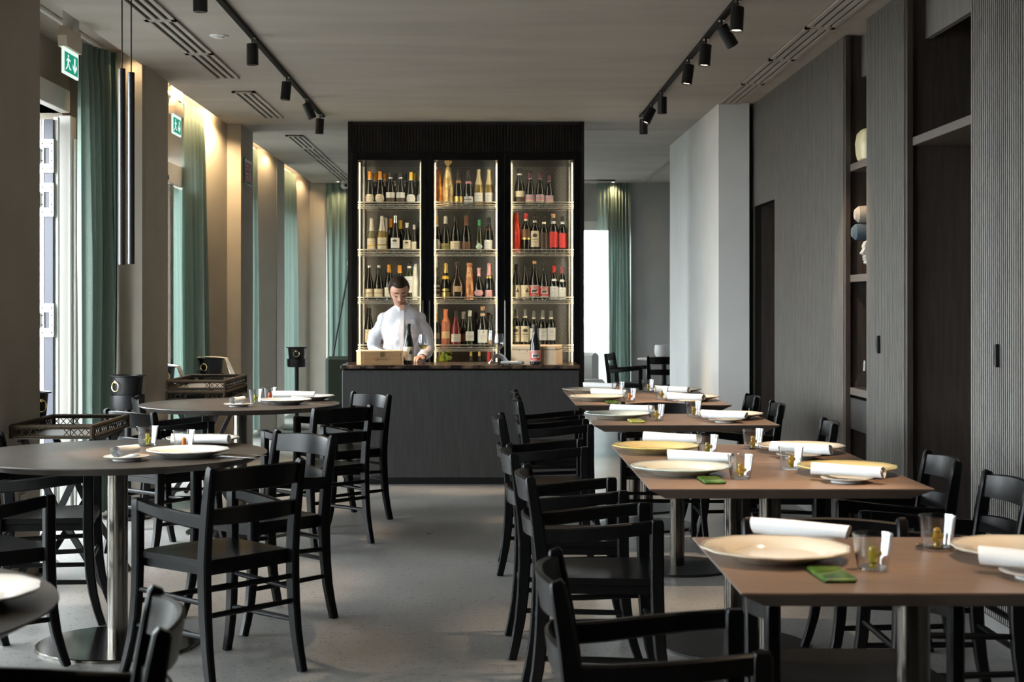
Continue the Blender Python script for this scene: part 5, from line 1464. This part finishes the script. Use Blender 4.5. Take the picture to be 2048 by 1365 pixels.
# rear room
chair(1.62, 17.2, -108, 'black armchair in the rear room beside the far curtain')
chair(1.98, 16.45, -10, 'black armchair in the rear room, half hidden by the white column')
t = thing('side_table', 'round pale table in the rear room behind the white column', 'table', (2.03, 17.25, 0))
MB().lathe([(0, .70), (.30, .70), (.305, .703), (.305, .717), (.30, .72), (0, .72)], 36).build('tabletop', principled('pale_stone', (.55, .52, .46), .4), t)
MB().lathe([(.03, .012), (.03, .70), (0, .70)], 20).build('column', M_BLACK, t)
MB().lathe([(0, .0005), (.2, .0005), (.2, .010), (0, .013)], 32).build('base_plate', M_BLACK, t)
tag(MB().lathe([(0, .721), (.045, .721), (.055, .728), (.078, .77), (.083, .815), (.078, .86), (.074, .876), (.070, .876), (.074, .86), (.079, .815), (.074, .775), (.05, .735), (0, .73)], 32, (1.99, 17.15, 0)).build('vase', principled('white_porcelain', (.82, .82, .82), .25)), 'white rounded porcelain vase on the rear room table', 'vase')
t = thing('armchair', 'pale grey upholstered armchair beside the far right window', 'armchair', (1.02, 18.1, 0), radians(200))
MB().box(-.34, .34, -.32, .30, .20, .44, .05).build('seat', M_UPHW, t)
bk = []
for k in range(13):
    a = pi + pi * k / 12; bk.append((.33 * cos(a), -.05 + .33 * sin(a), .48))
MB().sweep([(x, y, .47) for x, y, _ in bk], (.56, .10), (0, 0, 1), .35).build('backrest', M_UPHW, t)
for sx in (-1, 1):
    for sy in (-1, 1): MB().lathe([(0, .0005), (.014, .0005), (.02, .2), (0, .2)], 10, (sx * .27, sy * .24, 0)).build('leg', M_BLACK, t)
# dark green upholstered seat at the left end of the bar
t = thing('armchair', 'dark green velvet high-backed seat at the left end of the bar', 'armchair', (-1.30, 14.0, 0), 0)
MB().box(-.21, .21, -.05, .05, .38, .855, .03).build('backrest', M_UPH, t)
MB().box(-.21, .21, .05, .52, .30, .46, .04).build('seat', M_UPH, t)
for sx in (-1, 1):
    MB().box(sx * .19 - .02, sx * .19 + .02, -.03, .01, 0.001, .385, .005).build('leg', M_BLACK, t)
    MB().box(sx * .19 - .02, sx * .19 + .02, .44, .48, 0.001, .31, .005).build('leg', M_BLACK, t)
t = thing('floor_lamp', 'slim slanted black rod lamp behind the dark green seat', 'floor lamp', (-1.49, 14.6, 0))
p0 = at(664, 722, 14.6); p1 = at(702, 515, 14.6)
MB().tube([(p0.x + 1.49 - .10, 0, .01), (p0.x + 1.49, 0, p0.z), (p1.x + 1.49, 0, p1.z)], .009, 8).build('rod', M_BLACK, t)
MB().lathe([(0, .0005), (.13, .0005), (.13, .014), (0, .018)], 28, (p0.x + 1.49 - .10, 0, 0)).build('base', M_BLACK, t)
MB().lathe([(.05, -.02), (.022, .10), (0, .10)], 20, (p1.x + 1.49, 0, p1.z - .06)).build('lamp_head', M_BLACK, t)

# ================================================================== ICE BUCKETS AND TRAYS
def bucket(x, y, label, zt=.90, r=.10, ring_ang=-.35, stand='ring', cloth=None):
    t = thing('ice_bucket', label, 'ice bucket', (x, y, 0), 0, 'black ice buckets on stands')
    h = .20; z0 = zt - h
    MB().lathe([(0, z0 + .002), (r * .78, z0 + .002), (r * .80, z0 + .006), (r * .96, zt - .012), (r * 1.14, zt - .006), (r * 1.15, zt), (r * .95, zt - .002), (r * .77, z0 + .012), (0, z0 + .012)], 40).build('bucket', M_BLACK, t)
    a = ring_ang; rr = r * .95
    ringo = MB(); cx_, cy_ = rr * sin(a) * 1.06, -rr * cos(a) * 1.06
    ringo.torus((0, 0, 0), .030, .0036, 'xz', 24, 8)
    ro = ringo.build('ring_handle', M_BRASS, t); ro.location = (cx_, cy_, zt - .07); ro.rotation_euler = (0, 0, a)
    kn = MB().sphere((0, 0, 0), (.011, .011, .011), 12, 8).build('ring_knob', M_BRASS, t); kn.location = (cx_ * .97, cy_ * .97, zt - .041)
    MB().lathe([(r * .84, z0 + .07), (r * 1.04, z0 + .07), (r * 1.06, z0 + .075), (r * 1.06, z0 + .012), (r * 1.0, z0 - .012), (0, z0 - .012), (0, z0 - .006), (r * .98, z0 - .006), (r * .98, z0 + .068)], 40).build('stand_cup', M_BLACK, t)
    MB().lathe([(.022, .012), (.022, z0 - .012), (0, z0 - .012)], 20).build('stand_pole', M_BLACK, t)
    MB().lathe([(0, .0005), (.15, .0005), (.15, .008), (0, .012)], 36).build('stand_base', M_BLACK, t)
    return t
def drape(x, y, zt, r, label):
    """napkin laid over the rim and hanging on both sides"""
    vs = []; fs = []; n, m = 26, 12
    for i in range(n + 1):
        s_ = (i / n - .5) * 2
        L = s_ * (r * 1.2 + .15)
        for j in range(m + 1):
            v = j / m - .5
            if abs(L) < r * 1.2:
                X, Z = L, zt + .007 + .010 * cos(L / r * 1.3)
            else:
                d = abs(L) - r * 1.2; sg = 1 if L > 0 else -1
                X, Z = sg * (r * 1.2 + .012 + d * (.30 + .12 * sg) + .012 * sin(v * 9 + sg) * d * 8), zt + .009 - d * (.95 - .25 * v * sg)
            vs.append((x + X, y - r * .72 + v * (.09 + .06 * abs(s_)) * 1.2 - .01 * cos(6 * v), Z))
    for i in range(n):
        for j in range(m):
            a = i * (m + 1) + j; fs.append((a, a + 1, a + m + 2, a + m + 1))
    return tag(MB().add(vs, fs).build('draped_napkin', M_NAP, ang=80), label, 'napkin')
bucket(-2.255, 9.40, 'black ice bucket with brass ring by the first pilaster', .897, ring_ang=-.62)
bucket(-2.045, 16.1, 'black ice bucket with brass ring on a tall stand, farthest', .88, ring_ang=.05)
bucket(-2.275, 12.35, 'black ice bucket with a white napkin draped over it', .895, ring_ang=-.45)
drape(-2.275, 12.35, .895, .10, 'white napkin draped over the ice bucket in the warm niche')
bucket(-2.345, 10.78, 'black ice bucket partly hidden behind the second pilaster', .895, ring_ang=.5)
drape(-2.345, 10.78, .895, .10, 'white napkin over the half hidden ice bucket')
bucket(-2.36, 7.72, 'black ice bucket mostly hidden behind the left wall', .89, ring_ang=.95)

def tray(x0, x1, y0, y1, zt, label, stand=True, h=.062):
    t = thing('wicker_tray', label, 'tray', ((x0 + x1) / 2, (y0 + y1) / 2, 0), 0, 'dark wicker trays')
    hx, hy = (x1 - x0) / 2, (y1 - y0) / 2; zb = zt - h
    for (a, b) in (((-hx, -hy), (hx, -hy)), ((hx, -hy), (hx, hy)), ((hx, hy), (-hx, hy)), ((-hx, hy), (-hx, -hy))):
        rim = MB(); n = 40; pts = []
        L = sqrt((b[0] - a[0]) ** 2 + (b[1] - a[1]) ** 2); n = int(L / .0075)
        for k in range(n + 1): pts.append((a[0] + (b[0] - a[0]) * k / n, a[1] + (b[1] - a[1]) * k / n, zt - .009))
        rim.tube(pts, [.0105 + (.0016 if k % 2 else 0) for k in range(n + 1)], 8)
        rim.build('rim', M_WICKER, t)
        MB().tube([(a[0], a[1], zb + .006), (b[0], b[1], zb + .006)], .007, 8).build('bottom_rim', M_WICKER, t)
        lt = MB(); k = 0; step = .034
        nx = int(L / step)
        for q in range(nx):
            f = (q + .5) / nx
            if .36 < f < .60 and L < .5: continue
            A = (a[0] + (b[0] - a[0]) * q / nx, a[1] + (b[1] - a[1]) * q / nx); Bq = (a[0] + (b[0] - a[0]) * (q + 1) / nx, a[1] + (b[1] - a[1]) * (q + 1) / nx)
            lt.tube([(A[0], A[1], zb + .008), (Bq[0], Bq[1], zt - .016)], .0022, 5); lt.tube([(Bq[0], Bq[1], zb + .008), (A[0], A[1], zt - .016)], .0022, 5)
            if q % 4 == 0: lt.tube([(A[0], A[1], zb + .008), (A[0], A[1], zt - .016)], .0028, 5)
        lt.build('lattice', M_WICKER, t, kind='stuff')
    for sx in (-1, 1):
        for sy in (-1, 1): MB().tube([(sx * hx, sy * hy, zb), (sx * hx, sy * hy, zt - .004)], .012, 8).build('corner_post', M_WICKER, t)
    B(-hx, hx, -hy, hy, zb - .004, zb + .003).build('tray_bottom', principled('tray_leather', (.10, .085, .07), .4), t)
    if stand:
        for sy in (-1, 1):
            for sx in (-1, 1):
                y_ = sy * (hy - .10)
                MB().sweep([(sx * .22, y_ + sx * .012, .001), (0, y_ + sx * .012, (zb - .01) / 2), (-sx * .17, y_ + sx * .012, zb - .006)], (.03, .018), (0, 0, 1) if False else (1, 0, .3), .1).build('folding_leg', M_BLACK, t)
        for sx in (-1, 1): MB().tube([(sx * .17, -hy + .06, zb - .016), (sx * .17, hy - .06, zb - .016)], .010, 8).build('stand_bar', M_BLACK, t)
    return t
tray(-2.20, -1.825, 6.93, 7.60, .782, 'dark wicker tray on a folding stand behind the middle round table')
tray(-2.115, -1.735, 9.92, 10.74, .838, 'upper dark wicker tray of the stack near the warm niche', False)
tray(-2.115, -1.735, 9.90, 10.76, .768, 'lower dark wicker tray of the stack, on a folding stand')

# ================================================================== THE WOMAN BEHIND THE BAR
def remesh(mb, name, mat, voxel, parent=None, smooth_iter=2, disp=None, **props):
    o = mb.build(name + '_tmp', mat, None)
    md = o.modifiers.new('r', 'REMESH'); md.mode = 'VOXEL'; md.voxel_size = voxel; md.use_smooth_shade = True
    if smooth_iter:
        sm = o.modifiers.new('s', 'SMOOTH'); sm.factor = .5; sm.iterations = smooth_iter
    bpy.context.view_layer.update()
    me = bpy.data.meshes.new_from_object(o.evaluated_get(bpy.context.evaluated_depsgraph_get()))
    bpy.data.objects.remove(o)
    if disp:
        nr = [v.normal.copy() for v in me.vertices]
        for v, q in zip(me.vertices, nr): v.co += q * disp(v.co)
    me.name = name
    for p in me.polygons: p.use_smooth = True
    if not me.materials: me.materials.append(mat)
    return link(name, me, parent, **props)
def ringloft(mb, rings, n=24):
    """rings: (centre, rx, ry, tilt-x) elliptical cross-sections stacked into a closed body"""
    vs = []; fs = []
    for c, rx, ry in rings:
        for k in range(n):
            th = 2 * pi * k / n; vs.append((c[0] + rx * cos(th), c[1] + ry * sin(th), c[2]))
    m = len(rings)
    for i in range(m - 1):
        for k in range(n): k2 = (k + 1) % n; fs.append((i * n + k, i * n + k2, (i + 1) * n + k2, (i + 1) * n + k))
    fs.append(tuple(range(n - 1, -1, -1))); fs.append(tuple((m - 1) * n + k for k in range(n)))
    return mb.add(vs, fs)
PX, PY = -.680, 11.98                         # standing place; she faces the camera (-Y)
person = thing('person', 'woman in a white band-collar shirt looking down behind the bar', 'person', (PX, PY, 0))

HC = Vector((-.022, -.098, 1.448))             # head centre, in her own coordinates
HROT = Euler((radians(34), radians(-3), radians(9)), 'XYZ').to_matrix()      # bowed towards the glass
def hp(p): return HC + HROT @ Vector(p)
def gauss(x, s_): return math.exp(-(x / s_) ** 2)
def head_surface(d):
    """point of the head for unit direction d (x right, -y forward, z up)"""
    x, y, z = d
    p = Vector((.073 * x * (1 + .13 * sin(pi * max(0, z))), .096 * y, .116 * z))
    if p.z < .02:                                        # jaw and chin
        k = min(1, (.02 - p.z) / .135)
        p.x *= 1 - .33 * k ** 1.6
        if p.y > 0: p.y *= 1 - .50 * k
        else: p.y *= 1 - .06 * k
    if p.y < 0:
        f = min(1, -p.y / .07)
        p.y += .006 * f * gauss(p.x, .05) * gauss(p.z - .02, .05)                        # flatten the face
        n_ = gauss(p.x, .0115) * f
        p.y -= n_ * (.025 * gauss(p.z + .022, .014) + .013 * gauss(p.z - .002, .020))     # nose tip and bridge
        p.y -= f * .008 * gauss(abs(p.x) - .012, .006) * gauss(p.z + .027, .007)          # nostrils
        p.y += f * .010 * gauss(abs(p.x) - .031, .014) * gauss(p.z - .010, .011)          # eye sockets
        p.y -= f * .006 * gauss(abs(p.x) - .031, .011) * gauss(p.z - .008, .007)          # lowered lids
        p.y -= f * .004 * gauss(abs(p.x) - .032, .022) * gauss(p.z - .031, .009)          # brow
        p.y -= f * .005 * gauss(abs(p.x) - .042, .018) * gauss(p.z + .018, .018)          # cheekbone
        p.y -= f * .0065 * gauss(p.x, .019) * gauss(p.z + .055, .006)                     # upper lip
        p.y -= f * .0070 * gauss(p.x, .017) * gauss(p.z + .066, .006)                     # lower lip
        p.y += f * .003 * gauss(p.x, .02) * gauss(p.z + .0605, .003)
        p.y -= f * .009 * gauss(p.x, .020) * gauss(p.z + .096, .014)                      # chin
    return p
def head_dir(x, z):
    """front-of-face direction whose surface point has about this x, z"""
    d = Vector((x / .073, 0, z / .118)); k = min(.98, d.length_squared)
    return Vector((d.x, -sqrt(1 - k), d.z))
def on_face(x, z, off=0.0):
    p = head_surface(head_dir(x, z)); q = Vector((x, p.y, z)); q.y -= off
    return hp(q)
def sphere_mesh(fn, nu, nv):
    vs = []; fs = []
    for i in range(nv + 1):
        ph = -pi / 2 + pi * i / nv
        for k in range(nu):
            th = 2 * pi * k / nu
            vs.append(fn(Vector((cos(ph) * cos(th), cos(ph) * sin(th), sin(ph)))))
    for i in range(nv):
        for k in range(nu):
            k2 = (k + 1) % nu; fs.append((i * nu + k, i * nu + k2, (i + 1) * nu + k2, (i + 1) * nu + k))
    return vs, fs

body = MB()
body.add(*sphere_mesh(lambda d: hp(head_surface(d)), 72, 56))
for s_ in (-1, 1):                                       # ears
    vs, fs = sphere_mesh(lambda d: hp((s_ * (.070 + .007 * d.x), .012 + .016 * d.y + .006 * d.z, -.004 + .030 * d.z)), 14, 10); body.add(vs, fs)
neck_top = hp((0, .045, -.075))
body.tube([(0, .02, 1.23), (-.004, .012, 1.30), tuple(neck_top), tuple(hp((0, .02, -.03)))], [.062, .050, .048, .05], 18)
ringloft(body, [((0, .02, .86), .135, .095), ((0, .02, .96), .115, .085), ((0, .018, 1.05), .118, .088), ((0, .018, 1.16), .130, .090), ((0, .02, 1.235), .120, .075), ((0, .02, 1.28), .07, .055)])
ringloft(body, [((.075, .02, .02), .04, .045), ((.075, .02, .30), .045, .05), ((.078, .02, .50), .058, .06), ((.08, .02, .88), .08, .085)])
ringloft(body, [((-.075, .02, .02), .04, .045), ((-.075, .02, .30), .045, .05), ((-.078, .02, .50), .058, .06), ((-.08, .02, .88), .08, .085)])
for s_ in (-1, 1): body.sphere((s_ * .075, -.03, .035), (.04, .11, .032))
ARM = {
    -1: [Vector((-.165, .02, 1.236)), Vector((-.238, .05, .985)), Vector((-.150, -.16, .935)), Vector((-.105, -.235, .925))],
    1: [Vector((.155, .02, 1.236)), Vector((.212, .03, .985)), Vector((.168, -.20, .918)), Vector((.128, -.285, .922))],
}
def arm_pts(a):
    s0, e, w, h_ = a
    P = [s0, s0.lerp(e, .5), e, e.lerp(w, .5), w]
    return P
for s_, a in ARM.items():
    body.tube([tuple(p) for p in arm_pts(a)], [.028, .034, .033, .031, .024], 14)
    w, h_ = a[2], a[3]
    d = (h_ - w).normalized(); up = Vector((0, 0, 1)); sd = d.cross(up).normalized(); up2 = sd.cross(d)
    palm_c = w + d * .055
    vs, fs = sphere_mesh(lambda q: palm_c + d * (.050 * q.x) + sd * (.038 * q.y) + up2 * (.016 * q.z), 16, 10); body.add(vs, fs)
    body.tube([tuple(w - d * .02), tuple(w + d * .03)], [.024, .026], 12)
    for f_, (L, o_) in enumerate(((.068, -.028), (.078, -.010), (.073, .009), (.058, .026))):
        b0 = palm_c + d * .035 + sd * o_
        k1 = b0 + d * (L * .42) + up2 * -.004
        k2 = k1 + d * (L * .26) + up2 * -.016
        k3 = k2 + d * (L * .10) + up2 * -.020
        body.tube([tuple(b0 - d * .02), tuple(b0), tuple(k1), tuple(k2), tuple(k3)], [.0095, .0095, .0088, .008, .0065], 10)
    th0 = palm_c - d * .022 - sd * s_ * .030
    body.tube([tuple(th0), tuple(th0 + d * .030 - sd * s_ * .018 - up2 * .004), tuple(th0 + d * .062 - sd * s_ * .016 - up2 * .012)], [.0125, .0105, .0080], 10)
remesh(body, 'body', M_SKIN, .0048, person, 1)

# face details lie on the skin
for s_ in (-1, 1):
    m = MB(); pts = [on_face(s_ * (.013 + .036 * k / 8), .0275 + .0075 * sin(pi * (.15 + .62 * k / 8)) - .004 * (k / 8) ** 2, .0015) for k in range(9)]
    m.tube([tuple(p) for p in pts], [.0022 + .0022 * sin(pi * min(1, .25 + k / 9)) for k in range(9)], 6)
    m.build('eyebrow', M_HAIR, person)
    pts = [on_face(s_ * (.019 + .026 * k / 8), .0035 - .0055 * sin(pi * k / 8), .0012) for k in range(9)]
    MB().tube([tuple(p) for p in pts], [.0014 + .0018 * sin(pi * (.1 + .8 * k / 8)) for k in range(9)], 6).build('eyelashes', M_HAIR, person)
M_LIP = principled('lips', (.42, .15, .13), .4)
for zc, hh, nm_ in ((-.0555, .0038, 'lip'), (-.0655, .0048, 'lip')):
    vs = []; fs = []; n = 12
    for i in range(n + 1):
        u = 2 * i / n - 1; e = sqrt(max(0, 1 - u * u)) * hh
        for v in (-1, 0, 1): vs.append(tuple(on_face(u * .0215, zc + v * e + (.0015 * (1 - abs(u)) if zc > -.06 and v > 0 else 0), .0012 + .0012 * (1 - abs(v)))))
    for i in range(n):
        for k in range(2): a = i * 3 + k; fs.append((a, a + 1, a + 4, a + 3))
    MB().add(vs, fs).build(nm_, M_LIP, person)
# hair pulled back: a cap following the skull with a knot behind
hair = MB(); vs = []; fs = []; nu, nv = 64, 30
def hair_pt(th, v):
    # v: 0 at hairline .. 1 at crown
    fr = max(0, -sin(th))                                 # 1 at the forehead
    side = abs(cos(th))
    k_ = min(1, fr / .52); zl = -.070 + .143 * k_ * k_ * (3 - 2 * k_) + .0025 * sin(23 * th)
    ph0 = math.asin(max(-1, min(1, zl / .118))); ph = ph0 + (pi / 2 - ph0) * v
    d = Vector((cos(ph) * cos(th), cos(ph) * sin(th), sin(ph)))
    p = Vector((.073 * d.x * (1 + .13 * sin(pi * max(0, d.z))), .096 * d.y, .116 * d.z))
    g_ = min(1, v * 2.6); grow = .0008 + .0078 * g_ * g_ * (3 - 2 * g_) + .0010 * sin(34 * th) * g_
    return hp(p + p.normalized() * grow)
for j in range(nv + 1):
    for k in range(nu): vs.append(tuple(hair_pt(2 * pi * k / nu, j / nv)))
for j in range(nv):
    for k in range(nu): k2 = (k + 1) % nu; fs.append((j * nu + k, j * nu + k2, (j + 1) * nu + k2, (j + 1) * nu + k))
hair.add(vs, fs)
vs, fs = sphere_mesh(lambda d: hp((.0 + .036 * d.x, .108 + .032 * d.y, .015 + .036 * d.z)), 20, 14); hair.add(vs, fs)
ho = hair.build('hair', M_HAIR, person, ang=80)
# shirt: torso and sleeves in one surface
sh = MB()
ringloft(sh, [((.0, .02, .80), .158, .118), ((.0, .02, .88), .150, .112), ((0, .018, .95), .146, .112), ((0, .014, 1.03), .155, .118), ((0, .008, 1.11), .164, .124), ((0, .014, 1.19), .166, .112),
              ((0, .02, 1.245), .164, .096), ((0, .022, 1.278), .140, .082), ((-.002, .022, 1.305), .094, .070), ((-.003, .018, 1.328), .062, .060), ((-.003, .014, 1.343), .054, .055)], 32)
for s_, a in ARM.items():
    P = arm_pts(a); sh.sphere(tuple(P[0] + Vector((-s_ * .012, 0, -.012))), .053, 18, 12); P[0] = P[0] + Vector((-s_ * .05, 0, .004))
    sh.tube([tuple(P[0]), tuple(P[0].lerp(P[2], .22) + Vector((s_ * .012, 0, 0))), tuple(P[1] + Vector((s_ * .008, 0, 0))), tuple(P[2]), tuple(P[3]), tuple(P[4].lerp(P[3], .12))], [.050, .054, .051, .049, .045, .036], 18)
def wrinkle(co):
    w_ = noise.noise(Vector((co.x * 9 + co.z * 5, co.y * 8, co.z * 11 - co.x * 6))) * .019
    w_ += noise.noise(Vector((co.x * 26 + co.z * 10, co.y * 20, co.z * 16))) * .008
    return w_ * (1 if co.z < 1.22 else .35)
so = remesh(sh, 'shirt', M_SHIRT, .0085, person, 3, wrinkle)
col = MB(); vs = []; fs = []; n = 30
for k in range(n + 1):
    th = -pi / 2 + .22 + (2 * pi - .44) * k / n
    for z, rr in ((1.320, .0615), (1.342, .0600), (1.364, .0585), (1.364, .0550), (1.33, .0565)):
        fwd = -.010 * max(0, -sin(th)); lift = -.050 * max(0, -sin(th))
        vs.append((-.003 + rr * cos(th), .012 + fwd + rr * 1.08 * sin(th), z + lift))
for k in range(n):
    for q in range(4): a = k * 5 + q; fs.append((a, a + 1, a + 6, a + 5))
col.add(vs, fs).build('collar', M_SHIRT, so)
vn = MB(); vs = []                                        # bare skin in the open neckline
for (x, z, dy) in ((-.026, 1.338, 0), (.022, 1.338, 0), (.012, 1.300, -.012), (.001, 1.268, -.022), (-.012, 1.300, -.012)):
    vs.append((x, -.054 + dy, z))
vn.add(vs, [(0, 1, 2, 3, 4)]).build('neckline_skin', M_SKIN, person, smooth=False)
pk = MB(); pts = []
for k in range(13):
    z = 1.290 - .44 * k / 12
    pts.append((.004, -.062 - .055 * min(1, (1.290 - z) / .12) - .004 - (.012 if .98 < z < 1.16 else .006), z))
pk.sweep(pts, (.030, .004), (1, 0, 0), .1).build('placket', M_SHIRT, so)
mk = MB()
for dx in (0, .011): mk.box(.075 + dx, .082 + dx, -.1255, -.121, 1.117, 1.120).box(.077 + dx, .080 + dx, -.1255, -.121, 1.108, 1.118)
mk.build('embroidered_mark', principled('dark_thread', (.03, .03, .05), .7), so)
for s_, a in ARM.items():
    w, e = a[2], a[1]; d = (w - e).normalized()
    MB().tube([tuple(w - d * .045), tuple(w - d * .02), tuple(w + d * .006)], [.039, .0385, .037], 20, False).build('cuff', M_SHIRT, so)
bl = MB(); ringloft(bl, [((0, .02, .845), .1605, .1215), ((0, .02, .885), .1575, .1185)], 32); bl.build('belt', M_BLACK, person)
bl = MB().box(-.02, .02, -.1055, -.100, .850, .880, .002); bl.build('belt_buckle', M_SILVER, person)
tr = MB()
ringloft(tr, [((.088, .02, .04), .062, .062), ((.086, .02, .40), .068, .072), ((.086, .02, .70), .084, .094), ((.07, .02, .88), .095, .105)])
ringloft(tr, [((-.088, .02, .04), .062, .062), ((-.086, .02, .40), .068, .072), ((-.086, .02, .70), .084, .094), ((-.07, .02, .88), .095, .105)])
remesh(tr, 'trousers', principled('black_cloth', (.012, .012, .013), .8), .014, person, 2)
for s_ in (-1, 1): MB().sphere((s_ * .086, -.03, .036), (.048, .125, .036)).build('shoe', M_BLACK, person)
